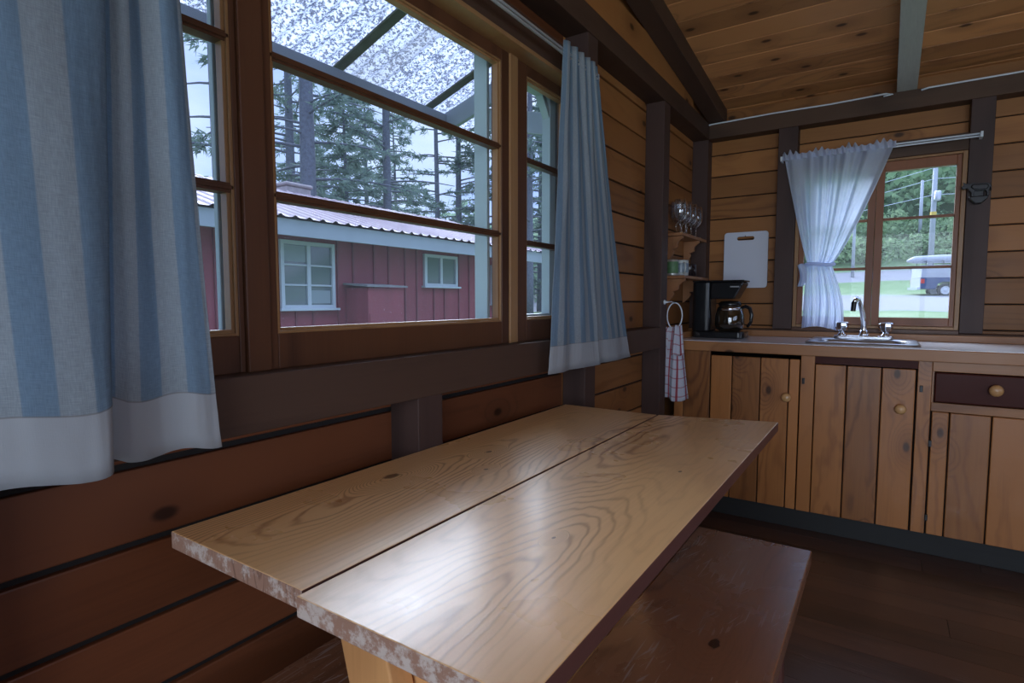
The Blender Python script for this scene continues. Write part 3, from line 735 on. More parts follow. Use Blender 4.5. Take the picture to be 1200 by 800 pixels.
# mugs
t = NT('can_label'); o_ = t.obj(); sp = t.n('ShaderNodeSeparateXYZ'); t.l(o_, sp.inputs[0])
M['can'] = plain('can_metal', (.60,.62,.62), .3, .6, .05)
M['canlabel'] = plain('can_label', (.10,.22,.10), .5, 0, .6, 60)
M['mugwhite'] = plain('white_ceramic', (.50,.54,.54), .25, 0, .06)
M['mugcream'] = plain('mug_print', (.20,.26,.32), .3, 0, .5, 90)
M['mugdark'] = plain('dark_ceramic', (.03,.022,.024), .18, 0, .1)
M['mugred'] = plain('mug_red_band', (.30,.10,.06), .3)
E1 = empty('tin_can', (-1.008, 3.132, 1.258), 'small green-labelled tin nearest the post on the lower shelf', 'tin')
MB().lathe([(.031,0),(.032,.003),(.032,.086),(.030,.088),(.030,.084),(0,.084)], (-1.008,3.132,1.259), 24).build('can_body', M['can'], E1, smooth=True)
MB().lathe([(.0325,.012),(.0328,.013),(.0328,.075),(.0325,.076)], (-1.008,3.132,1.259), 24).build('paper_label', M['canlabel'], E1, smooth=True)
def mug(c, mat, band, lab, r=.038, h=.088, ang=0):
    e = empty('mug', c, lab, 'mug')
    b = MB().lathe([(0,0),(r*.85,0),(r,.005),(r,h-.003),(r-.001,h),(r-.004,h-.002),(r-.004,.008),(0,.007)], c, 28).build('mug_body', mat, e, smooth=True)
    dx, dy = math.cos(ang), math.sin(ang)
    pts = [(c[0]+dx*(r-.002+.024*math.sin(PI*k/10)), c[1]+dy*(r-.002+.024*math.sin(PI*k/10)), c[2]+h*.5+h*.32*math.cos(PI*k/10)) for k in range(11)]
    MB().tube(pts, .005, 8).build('handle', mat, e, smooth=True)
    if band: MB().lathe([(r+.0004,h*.22),(r+.0006,h*.24),(r+.0006,h*.78),(r+.0004,h*.80)], c, 28).build('printed_band', band, e, smooth=True)
    return e
mug((-.990, 3.235, 1.2585), M['mugwhite'], M['mugcream'], 'white printed mug in the middle of the lower shelf', .041, .09, -.9)
mug((-.985, 3.375, 1.2585), M['mugdark'], None, 'shiny dark brown mug at the corner end of the lower shelf', .042, .075, -.8)

# ------------------------------------------------------------------ towel ring and towel
TR = empty('towel_ring', (-.94, 2.90, 1.05), 'thin white towel ring hooked on the post by the worktop', 'towel ring')
ry, rx, rz = 2.93, -.925, 1.04
pts = [(rx+.038*math.sin(a)*.9, ry+.038*math.sin(a)*.45, rz+.068*math.cos(a)) for a in [2*PI*k/32 for k in range(32)]]
MB().tube(pts, .0035, 8, closed=True).build('ring', M['rod'], TR, smooth=True)
m = MB(); m.lathe([(.012,0),(.012,.004),(.006,.008),(.004,.02),(0,.022)], (XF,2.835,1.112), 14, Matrix.Rotation(PI/2,4,'Y')); m.tube([(XF+.018,2.835,1.112),(XF+.022,2.88,1.114),(rx,ry,rz+.068)], .003, 6); m.build('wall_bracket', M['rod'], TR, smooth=True)
def towel(u, v):
    # v 0 bottom .. 1 top ; gathered at the ring
    w = .030+.052*(1-v)**.6
    s = (u-.5)*2
    x = rx + .002 + s*w*(.88 if s > 0 else 1.15) + .004*math.sin(9*u+4*v)
    y = ry - .012 + s*w*.50 - (.012*math.sin(u*13+.5)+.009*math.sin(u*25+1))*(.5+.5*(1-v))
    zb = .60 + (.055 if u < .28 else 0)+ .012*math.sin(u*7)
    z = zb + ((.985-.006*abs(s))-zb)*v
    return (x, y, z)
TW = MB().grid(towel, 60, 30, lambda u, v: (u*.30, v*.42)).build('dish_towel', M['check'], smooth=True, solid=.003)
def towel2(u, v):
    s = (u-.5)*2; w = .020+.016*(1-v)
    return (rx+.028+s*w*.8, ry-.022+s*w*.4-.008*math.sin(u*9), .835+(.990-.835)*v+.004*math.sin(u*8))
o2 = MB().grid(towel2, 20, 14, lambda u, v: (u*.10+.035, v*.16+.02)).build('folded_end', M['check'], TW, smooth=True, solid=.003)
tag(TW, 'white dish towel with red check lines hanging from the ring', 'towel')

# ------------------------------------------------------------------ curtains
def curtain(name, top, bot, z0, z1, lab, nu=180, nv=40, mid=None, ease=.8, loc=None):
    """top/bot lists of (y,x) control points of the same count, swept from z1 to z0"""
    def P(u, v):
        a = catmull(bot, u); b = catmull(top, u); w = v**ease
        zb = z0(u) if callable(z0) else z0
        wr = .0035*mnoise.noise(Vector((u*16, v*5, 3.1)))+.0012*mnoise.noise(Vector((u*60, v*30, 7)))
        return (a[1]*(1-w)+b[1]*w+wr, a[0]*(1-w)+b[0]*w, zb+(z1-zb)*v)
    L = [0]
    for i in range(nu):
        p, q = Vector(P(i/nu, 0)), Vector(P((i+1)/nu, 0)); L.append(L[-1]+(q-p).length)
    def uv(u, v): i = round(u*nu); return (L[i], v)
    return MB().grid(P, nu, nv, uv).build(name, M['stripe'], loc, smooth=True, solid=.0015)
cl = empty('curtain', (-.9, .2, .88), 'large striped blue and cream curtain hanging at the left of the window', 'curtain')
bot = [(-.25,-.91),(-.16,-.89),(-.10,-.915),(-.02,-.892),(.05,-.910),(.12,-.892),(.19,-.903),(.26,-.880),(.318,-.868),(.328,-.882),(.31,-.905),(.33,-.925),(.37,-.918),(.42,-.922),(.46,-.903),(.494,-.900)]
top = [(-.18,-.90),(-.12,-.88),(-.07,-.90),(-.01,-.88),(.05,-.90),(.10,-.88),(.16,-.90),(.22,-.88),(.30,-.885),(.365,-.90),(.36,-.915),(.37,-.925),(.39,-.905),(.405,-.925),(.425,-.905),(.447,-.915)]
o = curtain('panel', top, bot, lambda u: .884+.018*max(0, 1-abs(u-.70)/.09)-.004*math.sin(u*40), 1.955, '', 260, loc=cl)
cr = empty('curtain', (-.9, 1.85, .88), 'striped blue and cream curtain gathered at the right of the window', 'curtain')
bot = [(1.567,-.902),(1.64,-.890),(1.72,-.902),(1.80,-.890),(1.88,-.886),(1.925,-.884),(1.945,-.900),(1.985,-.902),(2.06,-.890),(2.14,-.894),(2.20,-.900),(2.256,-.898)]
top = [(1.652,-.900),(1.675,-.888),(1.70,-.903),(1.725,-.888),(1.75,-.903),(1.775,-.888),(1.80,-.903),(1.82,-.888),(1.84,-.903),(1.86,-.888),(1.885,-.903),(1.905,-.900)]
curtain('panel', top, bot, .882, 1.955, '', 220, loc=cr, ease=.85)
# curtain rod on the left wall
RD = empty('curtain_rod', (-.91, .9, 1.93), 'thin white double curtain rod above the large side window', 'curtain rod')
m = MB()
for z in (1.927, 1.915): m.tube([(-.903,-.6,z),(-.903,1.92,z)], .0045, 8)
m.build('rod', M['rod'], RD, smooth=True)
for y in (-.6, 1.92): MB().box(XF+.001 if y > 1.9 else XF+.001, -.9, y-.004, y+.004, 1.908, 1.934).build('rod_bracket', M['rod'], RD)

# back window curtain (tied voile)
BC = empty('tied_curtain', (-.3, 3.55, .95), 'sheer white curtain tied in the middle over the kitchen window', 'curtain')
ZT, ZTie, ZB = 1.925, 1.318, .965
def edges(v):
    if v > 0:      # above tie, v 0..1
        L = -.378 + (-.517+.378)*v**.85; Rr = -.262 + (.002+.262)*v**.80
        b = math.sin(PI*min(v,1))*.0
        return L-b, Rr+b
    w = min(-v, 1)
    L = -.378 - .012*w; Rr = -.262 + .068*math.sin(min(w*1.2,1)*PI/2)
    if w > .0: L -= .006
    return L, Rr
def voile(u, v):
    z = ZTie+(ZT-ZTie)*v if v > 0 else ZTie+(ZTie-ZB)*v
    L, Rr = edges(v); x = L+(Rr-L)*u
    amp = .010+.012*min(abs(v)*1.6, 1)
    y = 3.548 + amp*(.62*math.sin(u*2*PI*6+1.6*math.sin(u*5)+.5*math.sin(v*3)) + .38*math.sin(u*2*PI*11+2*math.sin(u*9+v*2))) + .005*math.sin(u*2*PI*2.3+1)
    x += .006*math.sin(u*19+1)*(1-abs(u-.5)*2)
    if v <= 0: z += -.0 + .012*math.sin(u*4.5)*(-v); y -= .012*(-v)
    return (x, y, z)
m = MB(); m.grid(lambda u, w: voile(u, w*1.0+1e-6), 140, 30, lambda u, w: (u*.9, w)); m.build('upper_drape', M['sheer'], BC, smooth=True)
m = MB(); m.grid(lambda u, w: voile(u, -w), 120, 24, lambda u, w: (u*.6, w)); m.build('lower_drape', M['sheer'], BC, smooth=True)
def ruff(u, w):
    x = -.525+.530*u; a = (.5+.5*math.sin(u*2*PI*17))
    return (x, 3.533+.008*math.sin(u*2*PI*17+1.5*w+2*math.sin(u*11))+.006*w, ZT-.022+w*(.030+.026*a*(.5+.5*math.sin(u*23))))
m = MB(); m.grid(ruff, 240, 5, lambda u, w: (u, w)); m.build('ruffled_heading', M['sheer'], BC, smooth=True)
m = MB(); 
pts = [(-.320+.068*math.cos(a), 3.548+.030*math.sin(a), ZTie+.004*math.sin(2*a)) for a in [2*PI*k/28 for k in range(28)]]
m.tube(pts, .010, 8, closed=True); m.build('tie_band', M['sheer'], BC, smooth=True)
def tail(u, w): return (-.385-.040*u*(1-.3*w)-.012*w+.012*math.sin(w*3), 3.520+.008*math.sin(u*6+w*3), ZTie-.005-.115*w+.012*math.sin(u*3)*(1-w))
m = MB(); m.grid(tail, 12, 14, lambda u, w: (u, w)); m.build('tie_end', M['sheer'], BC, smooth=True, solid=.002)
BR = empty('curtain_rod', (-.08, 3.56, 1.915), 'thin white curtain rod across the top of the kitchen window', 'curtain rod')
m = MB()
for z in (1.921, 1.909): m.tube([(-.53,3.556,z),(.345,3.556,z)], .0045, 8)
m.build('rod', M['rod'], BR, smooth=True)
for x in (-.53, .345): MB().box(x-.005, x+.005, 3.54, YF-.001, 1.902, 1.928).build('rod_bracket', M['rod'], BR)

# ------------------------------------------------------------------ cast iron animal hook on the stud
BU = empty('cast_iron_hook', (.35, 3.58, 1.64), 'small black cast-iron wall opener shaped like a standing bull', 'wall hook')
bx, by, bz = .345, 3.575, 1.655
bull = [(-.060,.010),(-.064,.020),(-.054,.030),(-.058,.044),(-.050,.036),(-.044,.034),(-.034,.043),(-.038,.032),(-.022,.037),(.000,.031),(.025,.034),(.042,.030),(.050,.018),(.051,-.006),(.047,-.006),(.045,.010),
        (.041,-.004),(.042,-.030),(.033,-.030),(.032,-.010),(.026,-.003),(.005,-.004),(-.012,-.002),(-.016,-.012),(-.015,-.030),(-.024,-.030),(-.026,-.010),(-.034,.000),(-.042,.012),(-.050,.008)]
m = MB(); m.prism(bull, lambda a,b,d: (bx+a, d, bz+b), 3.566, 3.584); m.build('animal_figure', M['ironblack'], BU, bevel=.003, seg=3)
m = MB(); m.prism([(-.022,.030),(.000,.027),(.030,.028),(.040,.016),(.034,.002),(.006,.000),(-.020,.004),(-.030,.016)], lambda a,b,d: (bx+a, d, bz+b), 3.560, 3.590); m.build('animal_body', M['ironblack'], BU, bevel=.005, seg=3)
m = MB(); m.prism([(bx-.035,bz-.030),(bx+.040,bz-.030),(bx+.036,bz-.045),(bx+.015,bz-.066),(bx-.010,bz-.066),(bx-.030,bz-.045)], lambda a,b,d: (a,d,b), 3.555, YF-.001); m.build('opener_cup', M['ironblack'], BU, bevel=.004)
MB().box(bx-.02, bx+.025, 3.585, YF-.001, bz-.03, bz+.02).build('mount_plate', M['ironblack'], BU, bevel=.003)

# ================================================================== OUTSIDE
def gy(y):
    P = [(-40,-.35),(4,-.35),(8,.30),(12,.75),(16,.90),(25,1.16),(34,1.30),(44,2.5),(50,4.2),(60,9.0),(75,18),(110,40),(160,62)]
    for (a, za), (b, zb) in zip(P, P[1:]):
        if y <= b: return za+(zb-za)*(y-a)/(b-a)
    return P[-1][1]
def gz(x, y):
    z = gy(y)
    if y < 50: z += .04*max(min(x,0), -25)
    else: z += .04*max(min(x,0), -25) - max(0, -x-20)*.42*min((y-50)/20, 1)
    return max(z, -1.5)
m = MB()
xs = [-110,-80,-60,-45,-34,-26,-20,-15,-11,-8,-5,-3,-1.2,0,1.5,3,6,10,15,25,40,60]
ys = [-20,-8,-2.35,0,2,3.76,6,8,10,12,14,16,18,20,22,25,28,32,36,40,44,47,50,55,60,67,75,85,95,110,135,160]
V = {}
for i, x in enumerate(xs):
    for j, y in enumerate(ys): V[i,j] = m.bm.verts.new((x, y, gz(x,y)))
for i in range(len(xs)-1):
    for j in range(len(ys)-1): m.bm.faces.new((V[i,j],V[i+1,j],V[i+1,j+1],V[i,j+1]))
tag(m.build('ground', M['ground'], smooth=True), kind='structure')

# porch roof of this cabin outside the window
PR = empty('porch_roof', (-1.5, .9, 2.0), 'speckled translucent porch roofing with white fascia outside the side window', 'porch roof')
EX, EZ, WXp, WZp = -1.86, 2.03, -1.13, 2.285
PY0, PY1 = -.9, 2.42
ssl = (WZp-EZ)/(WXp-EX)
def sheetz(x): return EZ+(x-EX)*ssl
m = MB()
m.grid(lambda u, v: (EX+(WXp-EX)*v-.03*(1-v), PY0+(PY1-PY0)*u, sheetz(EX+(WXp-EX)*v-.03*(1-v))+.007*math.sin((PY0+(PY1-PY0)*u)*2*PI/.07)), 400, 8)
m.build('roof_sheet', M['sheet'], PR, smooth=True)
MB().box(-1.818, -1.80, PY0, 2.14, 1.930, 2.012).build('fascia', M['fascia'], PR, bevel=.003)
m = MB()
m.quadbox([(-1.835,2.14,1.922),(-1.835,2.165,1.922),(-1.12,2.165,1.922+.715*.31),(-1.12,2.14,1.922+.715*.31),(-1.835,2.14,2.012),(-1.835,2.165,2.012),(-1.12,2.165,2.012+.715*.31),(-1.12,2.14,2.012+.715*.31)])
m.build('barge_board', M['fascia'], PR, bevel=.002)
m = MB(); m.quadbox([(-1.62,2.17,1.925),(-1.62,2.195,1.925),(-1.11,2.195,1.80),(-1.11,2.17,1.80),(-1.62,2.17,2.02),(-1.62,2.195,2.02),(-1.11,2.195,1.892),(-1.11,2.17,1.892)]); m.build('tie_board', M['fascia'], PR, bevel=.002)
M['moss'] = plain('mossy_batten', (.10,.10,.075), .9, 0, .5, 20)
for y in (.62, 1.50, 2.03):
    m = MB(); m.quadbox([(EX,y,sheetz(EX)-.016),(EX,y+.045,sheetz(EX)-.016),(WXp,y+.045,sheetz(WXp)-.016),(WXp,y,sheetz(WXp)-.016),(EX,y,sheetz(EX)-.008),(EX,y+.045,sheetz(EX)-.008),(WXp,y+.045,sheetz(WXp)-.008),(WXp,y,sheetz(WXp)-.008)])
    m.build('batten', M['moss'], PR)

# red cabin
HB = empty('red_cabin', (-8.5, 6.5, -.3), 'long red board-and-batten cabin with metal roof across the yard', 'cabin')
HX, HY0, HY1 = -6.5, 1.2, 10.3
m = MB(); m.box(-11.5, HX, HY0, HY1, -.8, 2.15); wall = m.build('wall', M['red'], HB)
M['reddark'] = plain('red_batten', (.19,.04,.055), .6, 0, .2)
y = HY0+.05; spc = [.28,.40,.30,.36,.27,.42]; k = 0
WINS = [(4.44,5.19,1.06,1.85,1), (7.13,7.90,1.41,1.85,2), (9.05,9.75,1.10,1.76,1), (2.2,3.0,1.06,1.85,1)]
while y < HY1:
    w = [w for w in WINS if w[0]-.08 < y < w[1]+.08]
    m = MB(); m.box(HX, HX+.022, y-.014, y+.014, -.8, w[0][2]-.09 if w else 2.15); m.build('batten', M['reddark'], wall)
    y += spc[k % 6]; k += 1
for (a, b, z0, z1, st) in WINS:
    m = MB(); rectframe(m, HX, HX+.045, a-.05, b+.05, z0-.05, z1+.05, .05); m.box(HX, HX+.09, a-.09, b+.09, z0-.075, z0-.045)
    mid = (a+b)/2; m.box(HX+.004, HX+.040, mid-.028, mid+.028, z0, z1)
    if st == 1:
        for q in (1/3, 2/3): m.box(HX+.006, HX+.032, a, b, z0+(z1-z0)*q-.012, z0+(z1-z0)*q+.012)
    else: m.box(HX+.006, HX+.032, a, a+.03, z0, z1)
    f = m.build('window', M['white_paint'], HB, bevel=.003)
    MB().box(HX+.002, HX+.012, a, b, z0, z1).build('pane', M['bldg_glass'], f)
    if st == 1:
        M.setdefault('blind', plain('blind', (.26,.32,.34), .6)); MB().box(HX+.013, HX+.016, a+.01, a+(b-a)*.45, z0+(z1-z0)*.72, z1-.01).build('blind', M['blind'], f)
        MB().box(HX+.013, HX+.016, mid+.04, b-.02, z0+.02, z0+(z1-z0)*.25).build('inner_box', M['blind'], f)
# lean-to cupboard
LB = MB(); LB.box(HX+.022, -6.02, 5.44, 6.13, -.5, 1.30); lb = LB.build('lean_to_box', M['red'], HB, bevel=.006)
M['mossgrey'] = plain('grey_board', (.20,.19,.20), .8, 0, .3)
m = MB(); m.quadbox([(HX+.022,5.39,1.345),(-5.98,5.39,1.31),(-5.98,6.18,1.31),(HX+.022,6.18,1.345),(HX+.022,5.39,1.37),(-5.98,5.39,1.335),(-5.98,6.18,1.335),(HX+.022,6.18,1.37)]); m.build('box_lid', M['mossgrey'], lb)
m = MB(); m.box(-6.02,-6.008,5.46,6.11,.55,.94); m.build('box_door', M['red'], lb, bevel=.003)
MB().box(HX+.022, HX+.04, 4.50, 4.75, .66, .78).build('vent', M['white_paint'], HB)
# eave + roof
FX = -6.05
MB().box(FX-.03, FX, HY0-.3, HY1+.05, 1.905, 2.105).build('fascia', M['fascia'], HB, bevel=.004)
MB().box(-6.5, FX-.03, HY0-.3, HY1+.05, 2.06, 2.085).build('soffit', M['fascia'], HB)
m = MB(); RX, RZ = -9.0, 3.05
def rp(u, v): x = FX+.05+(RX-FX-.05)*v; y = HY0-.4+(HY1+.55-HY0+.4)*u; return (x, y, 2.12+(RZ-2.12)*v+.028*abs(math.sin(y*PI/.20))**8)
m.grid(rp, 600, 2); m.grid(lambda u, v: (RX-(rp(u,v)[0]-RX)*0-(RX-FX)*0-2.9*v, rp(u,v)[1], RZ-.9*v), 40, 2)
m.build('metal_roof', M['metalroof'], HB)
for _g in (0,):
  m = MB(); m.quadbox([(-11.5,HY0,2.15),(HX,HY0,2.15),(RX+.01,HY0,RZ-.05),(RX-.01,HY0,RZ-.05),(-11.5,HY0+.05,2.15),(HX,HY0+.05,2.15),(RX+.01,HY0+.05,RZ-.05),(RX-.01,HY0+.05,RZ-.05)])
m.build('gable', M['red'], HB); m = MB(); m.quadbox([(-11.5,HY1-.05,2.15),(HX,HY1-.05,2.15),(RX+.01,HY1-.05,RZ-.05),(RX-.01,HY1-.05,RZ-.05),(-11.5,HY1,2.15),(HX,HY1,2.15),(RX+.01,HY1,RZ-.05),(RX-.01,HY1,RZ-.05)]); m.build('gable', M['red'], HB)
m = MB(); m.box(-9.9,-9.2,6.42,6.95,2.4,3.22); ch = m.build('chimney', M['stone'], HB, bevel=.03)
MB().box(-9.93,-9.17,6.39,6.98,3.22,3.29).build('chimney_cap', M['stone'], ch, bevel=.03)

# ------------------------------------------------------------------ trees
def conifer_mesh(seed, h, r0, nb, crown0, spread, dens, dead=0):
    rr_ = random.Random(seed); tm = MB(); fm = MB()
    lean = (rr_.uniform(-.3,.3), rr_.uniform(-.3,.3))
    pts = [(lean[0]*(k/10)**2, lean[1]*(k/10)**2, h*k/10) for k in range(11)]
    tm.tube(pts, [r0*(1-.9*k/10) for k in range(11)], 9)
    def tp(z): q = z/h; return Vector((lean[0]*q*q, lean[1]*q*q, z))
    for b in range(nb):
        z = h*(crown0+(1-crown0)*(b/nb)**.9) + rr_.uniform(-.2,.2); a = rr_.uniform(0, 2*PI); q = (z/h-crown0)/(1-crown0)
        L = spread*max(1-q,0)**.75*rr_.uniform(.55, 1.1)+.3; base = tp(z); d = Vector((math.cos(a), math.sin(a), 0))
        droop = rr_.uniform(.05,.35); P = []
        for k in range(5):
            s_ = k/4; P.append(base+d*L*s_+Vector((0,0,(.22*s_-droop*s_*s_*1.3)*L*.6)))
        tm.tube(P, [.035*(1-.8*k/4)*(L/2)**.5+.004 for k in range(5)], 4, caps=False)
        if rr_.random() < dead and q < .5: continue
        n = max(3, int(L*dens))
        for c in range(n):
            s_ = rr_.uniform(.18, 1.0); i = min(int(s_*4), 3); f_ = s_*4-i; p = P[i].lerp(P[i+1], f_)
            side = Vector((-d.y, d.x, 0))*rr_.uniform(-1,1)*L*.30*(1.15-s_)
            tip = p+side+d*abs(side.length)*.5+Vector((0,0,rr_.uniform(-.12,.05)))
            ax = (tip-p); 
            nn = 9
            for t_ in range(nn):
                o_ = p.lerp(tip, rr_.random())+Vector((rr_.gauss(0,.05), rr_.gauss(0,.05), rr_.gauss(0,.05)))
                dd = (ax*.6+d*.15+Vector((rr_.gauss(0,.12), rr_.gauss(0,.12), rr_.gauss(0,.10)-.03))); 
                if dd.length < 1e-3: continue
                dd = dd.normalized()*rr_.uniform(.14,.30); w = dd.cross(Vector((rr_.gauss(0,1), rr_.gauss(0,1), rr_.gauss(0,1)))).normalized()*rr_.uniform(.018,.04)
                fm.tri(o_-w, o_+w, o_+dd)
    return tm, fm
protos = {}
def proto(key, *a):
    tm, fm = conifer_mesh(*a)
    protos[key] = (tm.build('trunk', M['bark'], smooth=True, normals=False), fm.build('foliage', M['needle'], normals=False))
    for o_ in protos[key]: COL.objects.unlink(o_)
proto('tallA', 11, 19, .26, 70, .16, 2.8, 7, .3)
proto('tallB', 12, 20, .19, 74, .14, 2.6, 7, .3)
proto('fir', 13, 9.5, .13, 95, .06, 2.0, 8, 0)
proto('sparse', 14, 17, .13, 50, .2, 2.0, 7, .4)
def tree(kind, x, y, rz, s, lab, cat='tree', group='conifers beyond the red cabin', sz=None):
    e = empty('conifer_tree', (x, y, gz(x,y)-.1), lab, cat, group)
    e.rotation_euler.z = rz; e.scale = (s, s, sz or s)
    for o_ in protos[kind]: c = o_.copy(); COL.objects.link(c); c.parent = e
    return e
cs = [('tallA',-12.81,9.59,0.3,1.0,'thickest bare-trunked conifer rising behind the cabin chimney'),
 ('tallB',-15.6,11.05,1.7,.95,'slimmer dark conifer just left of the thickest trunk'),
 ('tallB',-14.36,13.92,2.5,.95,'tall conifer in the middle of the large pane with broken twigs'),
 ('fir',-15.2,12.9,.6,.95,'bushy fir filling the gap left of the middle trunk'),
 ('sparse',-17.05,19.6,1.1,1.1,'thin-stemmed conifer left of its twin near the cabin roof end'),
 ('tallB',-16.5,20.4,4.0,.95,'thin-stemmed conifer right of its twin near the cabin roof end'),
 ('fir',-15.4,20.9,2.1,1.15,'dense fir at the right edge of the large pane'),
 ('sparse',-13.6,7.6,.9,1.0,'drooping conifer seen through the left sash by the curtain'),
 ('fir',-19,17.2,.2,1.2,'dense fir behind the middle trunk'),
 ('fir',-20.5,15.0,5.2,1.1,'hazy fir between the thick trunk and the middle trunk'),
 ('tallB',-10.56,17.0,3.3,.8,'conifer with a stout trunk seen through the narrow right sash'),
 ('fir',-12.4,23.5,.4,1.25,'fir behind the stout trunk in the narrow right sash'),
 ('fir',-14.6,24.5,2.9,1.3,'tall fir beyond the roof end of the red cabin'),
 ('tallA',-17.5,6.5,2.2,.8,'tall conifer at the far left behind the striped curtain edge'),
 ('fir',-22,22,1.9,1.2,'distant fir low over the middle of the metal roof'),
 ('fir',-24,18,3.9,1.0,'distant fir low over the left part of the metal roof')]
for k_, x, y, rz, s, lab in cs: tree(k_, x, y, rz, s, lab)

# hillside woods seen through the kitchen window (crowns beyond counting)
def blobs(m, rr_, cx, cy, cz, r, hgt, n, ls):
    for _ in range(n):
        a, b = rr_.uniform(0, 2*PI), math.acos(rr_.uniform(-.6, 1)); q = rr_.uniform(.75, 1.05)
        p = Vector((cx+r*q*math.sin(b)*math.cos(a), cy+r*q*math.sin(b)*math.sin(a), cz+hgt*.5+hgt*.5*q*math.cos(b)))
        u = Vector((rr_.gauss(0,1), rr_.gauss(0,1), rr_.gauss(0,1))).normalized()*ls*rr_.uniform(.6,1.4); w = u.cross(Vector((rr_.gauss(0,1), rr_.gauss(0,1), rr_.gauss(0,1)))).normalized()*ls*rr_.uniform(.5,1)
        m.bm.faces.new([m.bm.verts.new(v) for v in (p-u, p+w, p+u, p-w)])
rr_ = random.Random(3); m = MB()
for i in range(230):
    y = rr_.uniform(56, 112); x = rr_.uniform(-.22*y-3, .14*y+6) ; s_ = rr_.uniform(1.8, 3.4)
    blobs(m, rr_, x, y, gz(x,y)-.5, s_, s_*rr_.uniform(1.8,3.0), 170, .34)
tag(m.build('hillside_woods', M['leaf'], normals=False), 'pale green leafy woods covering the hillside behind the parked truck', 'woods', None, 'stuff')
m = MB()
for i in range(90):
    y = rr_.uniform(48.5, 54); x = rr_.uniform(-.24*y-2, 10); s_ = rr_.uniform(.9, 1.9)
    blobs(m, rr_, x, y, gz(x,y)-.5, s_, s_*rr_.uniform(1.2,2.0), 220, .15)
tag(m.build('roadside_brush', M['bushleaf'], normals=False), 'bright green brush lining the far side of the road', 'bushes', None, 'stuff')
m = MB()
for i in range(120):
    a = rr_.uniform(.30, 1.15); d_ = rr_.uniform(36, 60); x, y = -d_*math.sin(a), d_*math.cos(a); s_ = rr_.uniform(1.8, 3.6)
    blobs(m, rr_, x, y, gz(x,y)-.5, s_, s_*rr_.uniform(1.6,2.6), 160, .28)
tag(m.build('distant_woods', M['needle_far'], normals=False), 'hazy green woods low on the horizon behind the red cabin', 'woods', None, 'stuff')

# ------------------------------------------------------------------ truck, poles
tx, ty = 1.30, 33.0; tz = gz(tx, ty)
M['truckblue'] = plain('truck_paint', (.018,.05,.15), .25, 0, .05)
M['tyre'] = plain('tyre', (.02,.02,.022), .8)
M['tail'] = plain('tail_lamp', (.55,.03,.02), .3)
M['wheel'] = plain('wheel_metal', (.55,.58,.62), .3, .5)
M['cap'] = plain('canopy_paint', (.42,.44,.49), .4)
TK = empty('pickup_truck', (tx, ty, tz), 'dark blue pickup with white canopy and roof rack on the gravel', 'truck')
rot = Matrix.Translation((tx, ty, tz)) @ Matrix.Rotation(math.radians(14), 4, 'Z') @ Matrix.Scale(.87, 4)
def TP(a, b, d): return rot @ Vector((a, d, b))
# local: +x forward, y across (0 near side .. 1.8), z up
body = [(0,.45),(0,.98),(.05,1.05),(3.4,1.05),(4.9,1.02),(5.15,.9),(5.2,.45),(4.75,.42),(4.65,.70),(4.45,.82),(4.2,.82),(4.0,.70),(3.9,.42),(1.55,.42),(1.45,.70),(1.25,.82),(.95,.82),(.75,.70),(.65,.42)]
m = MB(); m.prism(body, TP, 0, 1.8); m.build('body', M['truckblue'], TK)
m = MB(); m.prism([(2.1,1.05),(2.25,1.62),(3.05,1.65),(3.55,1.05)], TP, .08, 1.72); cb = m.build('cab', M['truckblue'], TK)
m = MB(); m.prism([(2.3,1.1),(2.38,1.55),(3.0,1.57),(3.4,1.1)], TP, .06, .08); m.build('cab_window', M['bldg_glass'], cb)
m = MB(); m.prism([(0,1.055),(.04,1.72),(2.02,1.74),(2.02,1.055)], TP, .06, 1.74); cp = m.build('canopy', M['cap'], TK)
m = MB(); m.prism([(.25,1.25),(.27,1.58),(1.85,1.6),(1.85,1.25)], TP, .04, .06); m.build('canopy_window', M['cap'], cp)
m = MB(); m.box(-.03,0,.1,1.7,.5,1.04,rot) ; m.build('tailgate', M['cap'], TK)
m = MB(); m.box(-.16,-.02,.05,1.75,.40,.54,rot); m.build('bumper', M['wheel'], TK)
for yy_ in (-.012, 1.72): MB().box(-.01,.14,yy_,yy_+.09,.74,.98,rot).build('tail_lamp', M['tail'], TK)
for wx in (1.10, 4.33):
    for wy in (-.02, 1.62):
        m = MB(); MM = rot @ Matrix.Translation((wx, wy+.1, .36)) @ Matrix.Rotation(PI/2, 4, 'X')
        m.lathe([(.0,-.11),(.30,-.11),(.36,-.08),(.37,0),(.36,.08),(.30,.11),(0,.11)], (0,0,0), 24, MM); w_ = m.build('wheel', M['tyre'], TK)
        m = MB(); m.lathe([(.23,.105),(.22,.118),(.10,.112),(.06,.13),(0,.13)], (0,0,0), 10, MM); m.build('hub', M['wheel'], w_)
m = MB()
for a in (.2, 1.0, 1.85):
    for yy_ in (.15, 1.65): m.box(a, a+.03, yy_, yy_+.03, 1.7, 1.95, rot)
    m.box(a, a+.03, .12, 1.70, 1.92, 1.95, rot)
m.build('roof_rack', M['ironblack'], TK)
m = MB(); m.tube([rot @ Vector(p) for p in ((-.55,.6,1.98),(-.2,.6,2.05),(1.4,.6,2.08),(3.0,.6,2.05),(3.4,.6,1.98))], [.05,.17,.20,.17,.05], 12); o_ = m.build('rack_load', M['cap'], TK, smooth=True)

